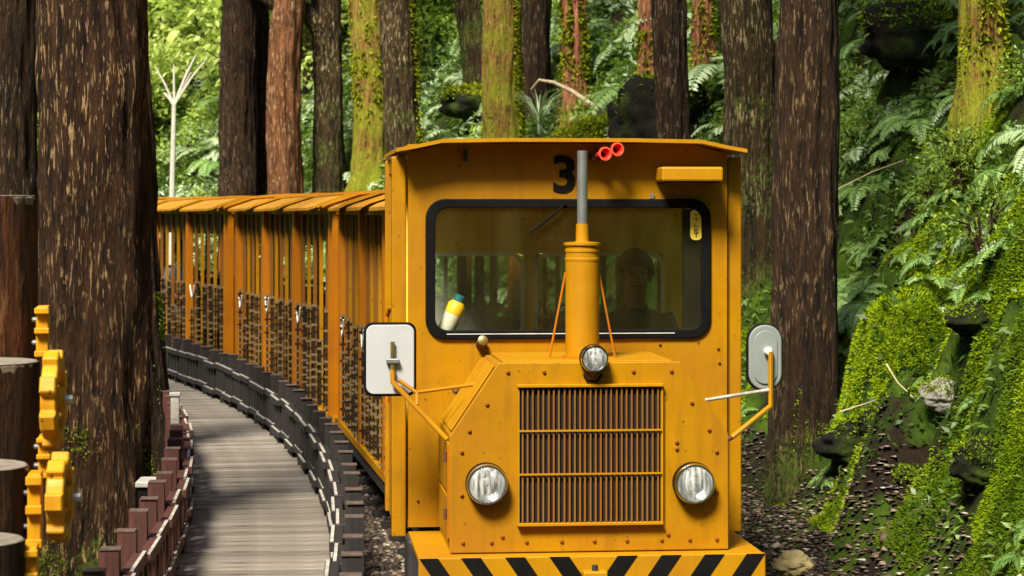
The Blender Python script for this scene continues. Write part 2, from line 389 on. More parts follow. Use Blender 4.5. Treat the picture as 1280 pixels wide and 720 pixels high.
# ------------------------------------------------------------------ mesh helpers
class MB:
    """collects simple solids into one mesh"""
    def __init__(self):
        self.v, self.f, self.m = [], [], []

    def add(self, verts, faces, mi=0):
        o = len(self.v)
        self.v += [tuple(p) for p in verts]
        self.f += [tuple(i + o for i in f) for f in faces]
        self.m += [mi] * len(faces)

    def box(self, x0, x1, y0, y1, z0, z1, mi=0, T=None):
        vs = [Vector((x, y, z)) for z in (z0, z1) for y in (y0, y1) for x in (x0, x1)]
        if T is not None:
            vs = [T @ p for p in vs]
        self.add(vs, [(0, 2, 3, 1), (4, 5, 7, 6), (0, 1, 5, 4), (2, 6, 7, 3), (0, 4, 6, 2), (1, 3, 7, 5)], mi)
        return self

    def beam(self, a, b, w, h, mi=0, up=Vector((0, 0, 1))):
        a, b = Vector(a), Vector(b)
        d = (b - a).normalized()
        s = d.cross(up)
        s = s.normalized() if s.length > 1e-4 else Vector((1, 0, 0))
        u = s.cross(d)
        vs = []
        for p in (a, b):
            for i, j in ((-1, -1), (1, -1), (1, 1), (-1, 1)):
                vs.append(p + s * (i * w / 2) + u * (j * h / 2))
        self.add(vs, [(0, 1, 2, 3), (4, 7, 6, 5), (0, 4, 5, 1), (1, 5, 6, 2), (2, 6, 7, 3), (3, 7, 4, 0)], mi)
        return self

    def tube(self, pts, r, n=10, mi=0, cap=True):
        pts = [Vector(p) for p in pts]
        rs = r if isinstance(r, (list, tuple)) else [r] * len(pts)
        base = len(self.v)
        ref = None
        for k, p in enumerate(pts):
            d = (pts[min(k + 1, len(pts) - 1)] - pts[max(k - 1, 0)]).normalized()
            if ref is None:
                ref = Vector((0, 0, 1)) if abs(d.z) < 0.9 else Vector((1, 0, 0))
            s = (ref - d * ref.dot(d)).normalized()
            ref = s
            t = d.cross(s)
            for i in range(n):
                a = 2 * PI * i / n
                self.v.append(tuple(p + (s * math.cos(a) + t * math.sin(a)) * rs[k]))
        for k in range(len(pts) - 1):
            for i in range(n):
                j = (i + 1) % n
                self.f.append((base + k * n + i, base + k * n + j, base + (k + 1) * n + j, base + (k + 1) * n + i)); self.m.append(mi)
        if cap:
            self.f.append(tuple(base + i for i in reversed(range(n)))); self.m.append(mi)
            o = base + (len(pts) - 1) * n
            self.f.append(tuple(o + i for i in range(n))); self.m.append(mi)
        return self

    def lathe(self, prof, c=(0, 0, 0), axis=(0, 0, 1), n=24, mi=0, cap=True):
        """prof: (radius, height) along axis"""
        ax = Vector(axis).normalized()
        s = ax.orthogonal().normalized(); t = ax.cross(s)
        c = Vector(c); base = len(self.v)
        for r, h in prof:
            for i in range(n):
                a = 2 * PI * i / n
                self.v.append(tuple(c + ax * h + (s * math.cos(a) + t * math.sin(a)) * max(r, 1e-4)))
        for k in range(len(prof) - 1):
            for i in range(n):
                j = (i + 1) % n
                self.f.append((base + k * n + i, base + k * n + j, base + (k + 1) * n + j, base + (k + 1) * n + i)); self.m.append(mi)
        if not cap:
            return self
        self.f.append(tuple(base + i for i in reversed(range(n)))); self.m.append(mi)
        o = base + (len(prof) - 1) * n
        self.f.append(tuple(o + i for i in range(n))); self.m.append(mi)
        return self

    def prism(self, poly, y0, y1, mi=0):
        """poly of (x,z) extruded along y"""
        n = len(poly)
        vs = [(x, y0, z) for x, z in poly] + [(x, y1, z) for x, z in poly]
        fs = [tuple(range(n)), tuple(reversed(range(n, 2 * n)))]
        for i in range(n):
            j = (i + 1) % n
            fs.append((j, i, n + i, n + j))
        self.add(vs, fs, mi)
        return self

    def ring(self, outer, inner, y0, y1, mi=0):
        """closed frame between two (x,z) loops of equal length, extruded along y"""
        n = len(outer)
        vs = [(x, y, z) for y in (y0, y1) for loop in (outer, inner) for x, z in loop]
        fs = []
        for i in range(n):
            j = (i + 1) % n
            fs += [(i, j, n + j, n + i), (2 * n + j, 2 * n + i, 3 * n + i, 3 * n + j),
                   (j, i, 2 * n + i, 2 * n + j), (n + i, n + j, 3 * n + j, 3 * n + i)]
        self.add(vs, fs, mi)
        return self

    def mesh(self, name, mats, smooth=False):
        me = bpy.data.meshes.new(name)
        me.from_pydata(self.v, [], self.f)
        for mt in (mats if isinstance(mats, (list, tuple)) else [mats]):
            me.materials.append(mt)
        if len(set(self.m)) > 1:
            me.polygons.foreach_set('material_index', self.m)
        bm = bmesh.new(); bm.from_mesh(me)
        bmesh.ops.recalc_face_normals(bm, faces=bm.faces)
        bm.to_mesh(me); bm.free()
        if smooth:
            me.shade_smooth()
            me.set_sharp_from_angle(angle=math.radians(40))
        return me

    def build(self, name, mats, parent=None, smooth=False, bevel=0.0, segs=2):
        return obj(name, self.mesh(name, mats, smooth), parent, bevel, segs)


def obj(name, me, parent=None, bevel=0.0, segs=2):
    o = bpy.data.objects.new(name, me)
    COL.objects.link(o)
    if parent is not None:
        o.parent = parent
    if bevel:
        b = o.modifiers.new('bevel', 'BEVEL')
        b.width = bevel; b.segments = segs; b.limit_method = 'ANGLE'; b.angle_limit = math.radians(35)
        b.harden_normals = False
    return o


def tag(o, label=None, cat=None, group=None, kind=None):
    if label: o['label'] = label
    if cat: o['category'] = cat
    if group: o['group'] = group
    if kind: o['kind'] = kind
    return o


def empty(name, loc=(0, 0, 0), rz=0.0, label=None, cat=None, group=None):
    o = bpy.data.objects.new(name, None)
    COL.objects.link(o)
    o.location = loc
    o.rotation_euler = (0, 0, rz)
    o.empty_display_size = 0.2
    return tag(o, label, cat, group)


def np_mesh(name, verts, quads, mat, tint=None, smooth=False):
    verts = np.asarray(verts, np.float32); quads = np.asarray(quads, np.int32)
    k = quads.shape[1]
    me = bpy.data.meshes.new(name)
    me.vertices.add(len(verts)); me.vertices.foreach_set('co', verts.ravel())
    me.loops.add(quads.size); me.loops.foreach_set('vertex_index', quads.ravel())
    me.polygons.add(len(quads))
    me.polygons.foreach_set('loop_start', np.arange(0, quads.size, k, dtype=np.int32))
    me.polygons.foreach_set('loop_total', np.full(len(quads), k, np.int32))
    me.update(calc_edges=True)
    me.materials.append(mat)
    if tint is not None:
        a = me.attributes.new('tint', 'FLOAT', 'FACE')
        a.data.foreach_set('value', np.asarray(tint, np.float32))
    if smooth:
        me.shade_smooth()
    return me


def unit(a):
    return a / np.maximum(np.linalg.norm(a, axis=1, keepdims=True), 1e-6)


def leaves(P, D, Nn, Ln, W, fold=0.25):
    """diamond leaves: base P, direction D, normal Nn, length Ln, width W -> verts, quads"""
    D = unit(D); S = unit(np.cross(D, Nn)); Nn = unit(np.cross(S, D))
    Ln = np.asarray(Ln).reshape(-1, 1); W = np.asarray(W).reshape(-1, 1)
    mid = P + D * Ln * 0.45
    v = np.stack([P, mid + S * W * 0.5 + Nn * W * fold, P + D * Ln - Nn * Ln * 0.12, mid - S * W * 0.5 + Nn * W * fold], 1)
    n = len(P)
    return v.reshape(-1, 3), np.arange(4 * n).reshape(n, 4)


def join_np(parts):
    vs, qs, ts, o = [], [], [], 0
    for v, q, t in parts:
        vs.append(v); qs.append(q + o); ts.append(t); o += len(v)
    return np.concatenate(vs), np.concatenate(qs), np.concatenate(ts)


def rrect(x0, x1, z0, z1, r, n=6):
    out = []
    for cx, cz, a0 in ((x1 - r, z1 - r, 0), (x0 + r, z1 - r, PI / 2), (x0 + r, z0 + r, PI), (x1 - r, z0 + r, 1.5 * PI)):
        for i in range(n + 1):
            a = a0 + PI / 2 * i / n
            out.append((cx + r * math.cos(a), cz + r * math.sin(a)))
    return out


# ------------------------------------------------------------------ the track's curve
TR, TH0 = 53.0, 0.10
P0 = Vector((0.20, 12.0))
CC = P0 - TR * Vector((math.cos(TH0), math.sin(TH0)))
TH_S = TH0 - 2.0 / TR
PS = CC + TR * Vector((math.cos(TH_S), math.sin(TH_S)))


def track(s, off=0.0):
    """point and heading at arc length s behind the locomotive's rear, off metres to its right"""
    if s >= -2.0:
        th = TH0 + s / TR
        n = Vector((math.cos(th), math.sin(th)))
        return CC + n * (TR + off), th
    n = Vector((math.cos(TH_S), math.sin(TH_S)))
    t = Vector((math.sin(TH_S), -math.cos(TH_S)))
    return PS + t * (-2.0 - s) + n * off, TH_S


def sdist(x, y):
    """signed distance to the right of the track centre (numpy)"""
    x, y = np.asarray(x, float), np.asarray(y, float)
    dx, dy = x - CC.x, y - CC.y
    arc = np.hypot(dx, dy) - TR
    th = np.arctan2(dy, dx)
    n = (math.cos(TH_S), math.sin(TH_S))
    st = (x - PS.x) * n[0] + (y - PS.y) * n[1]
    return np.where((th >= TH_S) | (dx < 0), arc, st)


MOUNDS = [(2.98, 12.9, 0.58, 0.46), (2.74, 11.8, 0.46, 0.38), (2.45, 14.4, 0.46, 0.34), (2.15, 13.2, 0.22, 0.26), (3.3, 15.4, 0.35, 0.45)]   # mossy humps of the bank


def terrain(x, y):
    x, y = np.asarray(x, float), np.asarray(y, float)
    s = sdist(x, y)
    n1 = fbm(x * 0.55, y * 0.55, 0.0, 3, 3)
    n2 = fbm(x * 2.1, y * 2.1, 0.0, 4, 9)
    z = np.full(s.shape, -0.10)
    foot = np.clip((s - 1.35) / 0.7, 0, 1)
    z = z + foot * foot * 0.22
    b = np.clip(s - 2.0 - 0.22 * n1, 0, None)
    z = z + np.where(b < 3.2, b * 1.25, 3.2 * 1.25 + (b - 3.2) * 0.62) + np.clip(b - 14, 0, None) * 0.5
    amp = np.clip(b / 0.5, 0, 1)
    n3 = 1 - 2 * np.abs(vnoise(x * 1.5 + y * 0.7, y * 1.1, 0.0, 31))
    n4 = fbm(x * 5.5, y * 5.5, 0.0, 2, 37)
    n5 = 1 - 2 * np.abs(vnoise(x * 3.3 - y * 1.2, y * 2.6 + x, 0.0, 41))
    near = np.clip((24 - y) / 4, 0, 1)
    z = z + amp * (0.26 * n1 + 0.13 * n2 + near * (0.20 * n3 + 0.12 * n5 + 0.07 * n4)) + 0.02 * n2
    for mx, my, ma, mr in MOUNDS:
        q = ((x - mx) / mr) ** 2 + ((y - my) / (mr * 1.3)) ** 2
        z = z + ma * np.exp(-q * q) * (1 + 0.25 * n2)
    l = np.clip(-s - 2.4, 0, None)
    z = z + np.clip(l, 0, 3) * 0.02 + np.clip(l - 5, 0, None) * 0.35
    return z


def tz(x, y):
    return float(terrain(np.array([x]), np.array([y]))[0])

# ------------------------------------------------------------------ ground
def axis(lo, hi, step, far):
    a = list(np.arange(lo, hi, step))
    k, st = hi, step
    while k < far:
        a.append(k); st *= 1.35; k += st
    k, st = lo, step
    pre = []
    while k > -far:
        st *= 1.35; k -= st; pre.append(k)
    return np.array(pre[::-1] + a)


def axis2(segs, far):
    a = axis(segs[0][0], segs[-1][1], 0.15, far)
    mid = np.concatenate([np.arange(*q) for q in segs])
    return np.concatenate([a[a < segs[0][0] - 1e-6], mid, a[a > segs[-1][1] + 0.01]])


gx = axis2([(-10, 0.5, 0.15), (0.5, 6, 0.055), (6, 11, 0.15)], 220)
gy = axis2([(5, 8, 0.15), (8, 22, 0.06), (22, 46, 0.12)], 220)
X, Y = np.meshgrid(gx, gy)
Z = np.minimum(terrain(X, Y), 30)
nv = len(gx)
idx = np.arange(X.size).reshape(X.shape)
Q = np.stack([idx[:-1, :-1], idx[:-1, 1:], idx[1:, 1:], idx[1:, :-1]], -1).reshape(-1, 4)
gr = obj('ground', np_mesh('ground', np.stack([X, Y, Z], -1).reshape(-1, 3), Q, M['ground'], smooth=True))
tag(gr, 'mossy forest floor with a steep bank beside the track', 'ground', kind='structure')

# ------------------------------------------------------------------ railway track: ballast, sleepers, rails
tk = empty('railway_track')
tag(tk, 'narrow gauge track on dark stone ballast under the train', 'track', kind='structure')
bed = []
SS = np.arange(-12, 24, 0.5)
mb = MB()
for k in range(len(SS) - 1):
    for a, b in ((-1.02, 1.35),):
        q = []
        for s in (SS[k], SS[k + 1]):
            for o in (a, b):
                p, _ = track(s, o); q.append((p.x, p.y, -0.085))
        mb.add(q, [(0, 1, 3, 2)])
M['bed'] = plain('ballast_bed', (0.045, 0.036, 0.028), 0.9, var=0.6, scale=40, bmp=0.6)
mb.build('ballast_bed', M['bed'], tk)
for off in (-0.381, 0.381):
    mb = MB()
    for s in np.arange(-12, 23.5, 0.5):
        a, _ = track(s, off); b, _ = track(s + 0.5, off)
        mb.beam((a.x, a.y, -0.03), (b.x, b.y, -0.03), 0.05, 0.06)
    mb.build('rail', M['steel_rail'], tk)
sl_me = MB().box(-0.7, 0.7, -0.09, 0.09, -0.10, -0.055).mesh('sleeper', M['board_black'])
for s in np.arange(-11.5, 8, 0.6):
    p, th = track(s)
    o = obj('sleeper', sl_me, tk)
    o.location = (p.x, p.y, 0); o.rotation_euler = (0, 0, th)


def stones(n, region, size, name, label, seed, zoff=0.0, flat=0.6):
    """angular little stones or dead leaves on the ground as one uncountable mass"""
    r = np.random.default_rng(seed)
    x, y = region(r, n)
    z = np.maximum(terrain(x, y), -0.085 + zoff * 0) + zoff
    sz = size * r.uniform(0.45, 1.6, (len(x), 1))
    base = np.array([[1, 0, 0], [-1, 0, 0], [0, 1, 0], [0, -1, 0], [0, 0, 1], [0, 0, -1]], float)
    v = base[None] + r.normal(0, 0.28, (len(x), 6, 3))
    v[:, :, 2] *= flat
    ang = r.uniform(0, 2 * PI, len(x))
    c, s_ = np.cos(ang)[:, None], np.sin(ang)[:, None]
    vx, vy = v[:, :, 0] * c - v[:, :, 1] * s_, v[:, :, 0] * s_ + v[:, :, 1] * c
    v = np.stack([vx, vy, v[:, :, 2]], -1) * sz[:, None] + np.stack([x, y, z], -1)[:, None]
    tri = np.array([[0, 2, 4], [2, 1, 4], [1, 3, 4], [3, 0, 4], [2, 0, 5], [1, 2, 5], [3, 1, 5], [0, 3, 5]])
    q = (tri[None] + 6 * np.arange(len(x))[:, None, None]).reshape(-1, 3)
    t = np.repeat(r.uniform(0, 1, len(x)) ** 1.5, 8)
    o = obj(name, np_mesh(name, v.reshape(-1, 3), q, M['litter'], t))
    return tag(o, label, name.replace('_', ' '), kind='stuff')


def band(o0, o1, s0, s1):
    def f(r, n):
        s, o = r.uniform(s0, s1, n), r.uniform(o0, o1, n)
        th = np.where(s >= -2, TH0 + s / TR, TH_S)
        x = np.where(s >= -2, CC.x + np.cos(th) * (TR + o), PS.x + math.sin(TH_S) * (-2 - s) + math.cos(TH_S) * o)
        y = np.where(s >= -2, CC.y + np.sin(th) * (TR + o), PS.y - math.cos(TH_S) * (-2 - s) + math.sin(TH_S) * o)
        return x, y
    return f


stones(14000, band(-1.05, -0.30, -6, 12), 0.022, 'ballast_stones', 'loose grey and brown ballast stones between the fence and the train', 5, 0.0, 0.4)
stones(13000, band(1.0, 2.12, -5, 6), 0.022, 'leaf_litter', 'dead leaves and small stones at the foot of the mossy bank', 6, 0.01, 0.22)
stones(70, band(1.2, 2.1, -4, 4.5), 0.045, 'pebbles', 'larger pale stones lying among the dead leaves by the bank', 8, 0.015, 0.6)
stones(2500, band(-3.6, -2.05, -6, 9), 0.022, 'fallen_twigs', 'dead leaves scattered beside the left fence of the boardwalk', 9, 0.01, 0.4)

stones(1300, band(2.1, 4.6, -4, 8), 0.016, 'fallen_leaves', 'brown fallen leaves scattered over the mossy bank', 14, 0.02, 0.2)

# ------------------------------------------------------------------ boardwalk with its planks
DECK_Z = 0.20
bw = empty('boardwalk')
tag(bw, 'narrow boardwalk of weathered grey planks curving beside the train', 'boardwalk', kind='structure')
OFF0, OFF1 = -1.97, -1.13
PITCH = 0.128
pl_me = []
for k in range(5):
    w = (OFF1 - OFF0) / 2
    e = random.uniform(-0.008, 0.008)
    pl_me.append(MB().box(-w + e, w + e, -PITCH / 2 + 0.0045, PITCH / 2 - 0.0045, -0.035, 0).mesh('plank', M['deck']))
s = -9.0
while s < 15.5:
    p, th = track(s, (OFF0 + OFF1) / 2)
    o = obj('plank', random.choice(pl_me), bw)
    o.location = (p.x, p.y, DECK_Z + random.uniform(-0.004, 0.003))
    o.rotation_euler = (random.uniform(-0.012, 0.012), random.uniform(-0.004, 0.004), th + random.uniform(-0.004, 0.004))
    s += PITCH
for off in (-1.85, -1.25):
    mb = MB()
    for s in np.arange(-9, 15.4, 0.6):
        a, _ = track(s, off); b, _ = track(s + 0.6, off)
        mb.beam((a.x, a.y, 0.08), (b.x, b.y, 0.08), 0.07, 0.15)
    mb.build('joist', M['board_black'], bw)


# ------------------------------------------------------------------ low timber fences along the boardwalk
def fence(off, side, mat, label, s0, s1):
    f = empty('boardwalk_fence', (0, 0, 0), 0, label, 'fence')
    step = 0.55
    n = int((s1 - s0) / step)
    post_me = MB().box(-0.040, 0.040, -0.040, 0.040, 0.0, 0.56).mesh('post', mat)
    cap_me = MB().box(-0.042, 0.042, -0.042, 0.042, 0.0, 0.006).mesh('post_cap', M['cap_wood'])
    slat_me = [MB().box(-0.018, 0.018, -0.042, 0.042, 0.0, h).mesh('slat', mat) for h in (0.235, 0.245)]
    for k in range(n):
        s = s0 + k * step
        h = random.uniform(-0.012, 0.012)
        p, th = track(s, off + side * 0.035)
        o = obj('post', post_me, f); o.location = (p.x, p.y, 0.085 + h); o.rotation_euler = (random.uniform(-.015, .015), random.uniform(-.015, .015), th)
        c = obj('post_cap', cap_me, f); c.location = (p.x, p.y, 0.645 + h); c.rotation_euler = (0, 0, th)
        a, _ = track(s + 0.02, off - side * 0.035); b, _ = track(s + step - 0.01, off - side * 0.035)
        for zz, nm in ((0.515, 'upper_rail'), (0.275, 'lower_rail')):
            zz += random.uniform(-0.012, 0.012)
            # each rail bay is its own short timber, a little out of line with the next
            j = (0.010 if k % 2 else -0.010) + random.uniform(-0.006, 0.006)
            r = MB().beam((a.x + j, a.y, zz), (b.x + j, b.y, zz), 0.060, 0.045).build(nm, mat, f, bevel=0.004, segs=1)
            MB().beam((a.x + j - side * 0.018, a.y, zz + 0.0262), (b.x + j - side * 0.018, b.y, zz + 0.0262), 0.015, 0.006).build('lit_edge', M['rail_pale'], r)  # pale strip: light along the rail's top edge put into colour
        for q in range(3):
            pp, th2 = track(s + step * (q + 0.7) / 3.4, off - side * 0.03)
            o = obj('slat', random.choice(slat_me), f)
            o.location = (pp.x, pp.y, 0.262); o.rotation_euler = (0, 0, th2)
        for q in range(2):
            pp, th2 = track(s + step * (q + 0.5) / 2, off - side * 0.03)
            if q == 0:
                o = obj('foot', MB().box(-0.03, 0.03, -0.03, 0.03, 0, 0.09).mesh('foot', mat), f)
                o.location = (pp.x, pp.y, DECK_Z - 0.02); o.rotation_euler = (0, 0, th2)
    return f


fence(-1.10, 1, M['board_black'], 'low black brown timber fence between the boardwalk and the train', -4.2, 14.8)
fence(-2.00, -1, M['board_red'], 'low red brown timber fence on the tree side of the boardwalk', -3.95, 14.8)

# small box and pale marker post beyond the red-brown fence
p = at(190, 600, 11.9)
b = empty('utility_box', (p.x - 0.02, 11.9, tz(p.x, 11.9)), 0.05, 'small black utility box with a pale grey lid behind the fence', 'box')
hz = 0.55 - b.location.z
MB().box(-0.045, 0.045, -0.11, 0.11, 0, hz).build('housing', M['black_paint'], b, bevel=0.006)
MB().box(-0.055, 0.055, -0.125, 0.125, hz, hz + 0.03).build('lid', M['pale_box'], b, bevel=0.006)
p = at(219, 500, 14.6)
b = empty('marker_post', (p.x, 14.6, tz(p.x, 14.6)), 0.1, 'slim pale marker post standing behind the red brown fence', 'post')
hz = 0.80 - b.location.z
MB().box(-0.028, 0.028, -0.028, 0.028, 0, hz).build('shaft', M['rail_pale'], b, bevel=0.006)
MB().box(-0.036, 0.036, -0.036, 0.036, hz, hz + 0.025).build('cap', M['pale_box'], b, bevel=0.005)

# ------------------------------------------------------------------ the locomotive
loco = empty('locomotive', (0.278, 10.95, 0), 0.10, 'yellow narrow gauge diesel locomotive numbered 3 with striped bumper', 'locomotive')
Yl = M['yellow']


def hexbolts(parent, pts, y, r=0.010, name='bolt', mat=None):
    me = MB().lathe([(r, 0), (r, 0.006), (r * 0.6, 0.010)], axis=(0, -1, 0), n=8).mesh(name, mat or M['rustbolt'])
    for x, z in pts:
        o = obj(name, me, parent); o.location = (x, y, z)


M['rustbolt'] = paint('bolt_paint', (0.30, 0.10, 0.005), dirt=(0.07, 0.025, 0.008), dirt_amt=1.0)

# cab front sheet with the windscreen opening
HW = 0.785
win_o = rrect(-0.690, 0.690, 1.392, 2.052, 0.085)
zb, ztop = 0.47, 2.30
outer = []
n = len(win_o)
for x, z in win_o:
    # project the opening's outline onto the sheet's edge
    dx, dz = x, z - 1.72
    kx = HW / abs(dx) if abs(dx) > 1e-6 else 1e9
    kz = ((ztop - 1.72) if dz > 0 else (1.72 - zb)) / abs(dz) if abs(dz) > 1e-6 else 1e9
    k = min(kx, kz)
    outer.append((dx * k, 1.72 + dz * k))
# put true corners in
cor = [(HW, ztop), (-HW, ztop), (-HW, zb), (HW, zb)]
for cx, cz in cor:
    i = min(range(n), key=lambda q: (outer[q][0] - cx) ** 2 + (outer[q][1] - cz) ** 2)
    outer[i] = (cx, cz)
front = MB().ring(outer, win_o, 0.0, 0.03).build('cab_front', Yl, loco)
g_in = rrect(-0.655, 0.655, 1.425, 2.018, 0.06)
g_out = rrect(-0.702, 0.702, 1.380, 2.064, 0.095)
gk = MB().ring(g_out, g_in, -0.018, 0.012).build('windscreen_gasket', M['rubber'], front, bevel=0.006)
gl = MB().prism(rrect(-0.66, 0.66, 1.42, 2.023, 0.06), -0.004, 0.002).build('windscreen', M['glass'], front)
MB().box(-0.60, 0.52, -0.021, -0.016, 1.405, 1.409).build('gasket_trim', M['grey_trim'], front)
MB().box(0.572, 0.655, 0.020, 0.07, 1.43, 2.015).build('inner_pillar', M['black_paint'], front)
st = MB().prism(rrect(0.600, 0.658, 1.862, 2.012, 0.024), -0.0085, -0.006).build('sticker', M['sticker'], front)
for k, (zz, kind) in enumerate(((1.985, 0), (1.957, 1), (1.930, 2), (1.904, 3), (1.882, 1))):
    mb = MB()
    if kind == 0:
        mb.box(0.618, 0.640, -0.0105, -0.009, zz, zz + 0.004)
    if kind in (1, 3):
        mb.box(0.616, 0.642, -0.0105, -0.009, zz + 0.010, zz + 0.013)
        mb.box(0.627, 0.631, -0.0108, -0.0088, zz - 0.006, zz + 0.014)
    if kind in (2, 3):
        mb.box(0.617, 0.641, -0.0105, -0.009, zz - 0.004, zz - 0.001)
        mb.box(0.620, 0.623, -0.0108, -0.0088, zz - 0.003, zz + 0.011)
    mb.build('sticker_mark', M['ink'], st)
# wiper
MB().tube([(-0.02, -0.03, 2.045), (-0.06, -0.028, 2.00), (-0.19, -0.024, 1.90)], 0.006, 6).build('wiper', M['rubber'], front)
# number 3
fc = bpy.data.curves.new('number', 'FONT'); fc.body = '3'; fc.size = 0.25; fc.offset = 0.0065; fc.extrude = 0.002; fc.align_x = 'CENTER'
to = bpy.data.objects.new('number', fc); COL.objects.link(to)
bpy.context.view_layer.update()
tm = bpy.data.meshes.new_from_object(to.evaluated_get(bpy.context.evaluated_depsgraph_get()))
bpy.data.objects.remove(to)
tm.materials.clear(); tm.materials.append(M['black_paint'])
o = obj('number', tm, loco); o.location = (-0.022, -0.004, 2.102); o.rotation_euler = (PI / 2, 0, 0); o.scale = (1.05, 0.98, 1)
tag(o, 'black painted number 3')

# cab sides: corner posts stand outside the front sheet; the upper half of the sides is open
CD = 1.02     # cab depth
for sx in (-1, 1):
    nm = MB().box(sx * 0.795 - (0.0 if sx > 0 else 0.068), sx * 0.795 + (0.068 if sx > 0 else 0.0), 0.03, 0.12, 0.42, 2.27)
    nm.build('corner_post', Yl, loco, bevel=0.006)
    MB().box(min(sx * 0.80, sx * 0.835), max(sx * 0.80, sx * 0.835), 0.121, CD - 0.06, 0.42, 1.12).build('side_wall', Yl, loco)
    MB().box(min(sx * 0.795, sx * 0.855), max(sx * 0.795, sx * 0.855), CD - 0.06, CD, 0.42, 2.27).build('corner_post', Yl, loco, bevel=0.006)
    MB().box(min(sx * 0.80, sx * 0.835), max(sx * 0.80, sx * 0.835), 0.121, CD - 0.061, 2.20, 2.27).build('side_header', Yl, loco)
    MB().tube([(sx * 0.80, 0.16, 0.40), (sx * 0.80, 0.16, 2.2)], 0.004, 6).build('door_seam', M['rust'], loco)
# hooked grab handle at the left door
MB().tube([(-0.875, 0.30, 1.05), (-0.875, 0.30, 1.48), (-0.865, 0.27, 1.52), (-0.85, 0.22, 1.525)], 0.012, 8).build('grab_handle', M['orange'], loco)

# rear wall with two windows
rw = MB()
def wall_with_windows(mb, y0, y1, x0, x1, z0, z1, wins):
    xs = sorted({x0, x1} | {w[0] for w in wins} | {w[1] for w in wins})
    for a, b_ in zip(xs[:-1], xs[1:]):
        w = [q for q in wins if q[0] <= a + 1e-6 and q[1] >= b_ - 1e-6]
        if w:
            mb.box(a, b_, y0, y1, z0, w[0][2]); mb.box(a, b_, y0, y1, w[0][3], z1)
        else:
            mb.box(a, b_, y0, y1, z0, z1)
rwins = [(-0.70, -0.12, 1.33, 1.78), (-0.06, 0.63, 1.33, 1.78)]
wall_with_windows(rw, CD - 0.05, CD - 0.02, -0.795, 0.795, 0.42, 2.29, rwins)
back = rw.build('rear_wall', M['interior'], loco)
for x0, x1, z0, z1 in rwins:
    MB().ring(rrect(x0 - 0.004, x1 + 0.004, z0 - 0.004, z1 + 0.006, 0.075), rrect(x0 + 0.016, x1 - 0.016, z0 + 0.016, z1 - 0.014, 0.06), CD - 0.066, CD - 0.048).build('window_frame', M['grey_trim'], back)
    MB().prism(rrect(x0 + 0.01, x1 - 0.01, z0 + 0.01, z1 - 0.01, 0.06), CD - 0.04, CD - 0.035).build('window_pane', M['glass_rear'], back)
MB().box(-0.79, 0.79, 0.03, CD - 0.05, 0.46, 0.50).build('cab_floor', M['dark'], loco)
MB().box(-0.78, 0.78, 0.032, 0.22, 1.30, 1.405).build('dashboard', M['black_paint'], loco, bevel=0.012)
MB().box(0.12, 0.62, 0.55, CD - 0.12, 0.50, 0.93).build('driver_seat', M['seat'], loco, bevel=0.03)
MB().tube([(0.34, 0.14, 1.36), (0.34, 0.24, 1.33)], 0.012, 8).build('steering_column', M['dark'], loco)

# roof: flat middle, sloping outer strips, thin edge
prof = [(-0.852, 2.306), (-0.76, 2.322), (-0.63, 2.350), (-0.30, 2.356), (0.30, 2.356), (0.63, 2.350), (0.76, 2.322), (0.852, 2.306)]
poly = prof + [(x, z - 0.018) for x, z in reversed(prof)]
roof = MB().prism(poly, -0.165, CD + 0.16).build('roof', M['yellow_clean'], loco)
MB().box(-0.785, 0.785, 0.0305, CD - 0.02, 2.272, 2.330).build('roof_frame', Yl, loco)
MB().prism([(-0.78, 2.29), (0.78, 2.29), (0.60, 2.334), (-0.60, 2.334)], -0.004, 0.029).build('gable_strip', Yl, loco)
# visor lamp box
vb = MB().box(0.425, 0.725, -0.21, 0.0, 2.148, 2.218).build('lamp_box', M['yellow_clean'], loco, bevel=0.010)
MB().box(0.44, 0.71, -0.20, -0.01, 2.138, 2.1475).build('lamp_base', M['black_paint'], vb)
MB().box(0.40, 0.418, -0.015, 0, 2.066, 2.09).build('latch', M['steel'], loco)
MB().box(-0.515, -0.500, -0.03, 0, 2.245, 2.305).build('roof_bracket', M['dark'], loco)
# twin red horn
hn = MB()
hn.box(0.10, 0.16, -0.10, 0.0, 2.255, 2.285)
horn = hn.build('horn_bracket', M['dark'], loco)
for x, z, y in ((0.150, 2.280, -0.19), (0.212, 2.302, -0.17)):
    t = MB().lathe([(0.014, -0.14), (0.016, -0.05), (0.028, -0.008), (0.033, 0.0), (0.031, 0.008), (0.024, 0.004), (0.012, -0.03)], (x, y, z), (0.25, -1, 0.05), 18, 0, False)
    tr_ = t.build('horn_trumpet', M['red'], loco, smooth=True)
    MB().lathe([(0.0335, 0.001), (0.0335, 0.009), (0.026, 0.010)], (x, y, z), (0.25, -1, 0.05), 18, 0, False).build('horn_rim', M['pale_red'], tr_, smooth=True)

# hood
HD = 0.75
hood_poly = [(-0.632, 0.452), (0.632, 0.452), (0.632, 0.98), (0.412, 1.308), (-0.412, 1.308), (-0.632, 0.98)]
hood = MB().prism(hood_poly, -HD, -0.004).build('hood', Yl, loco, bevel=0.004)
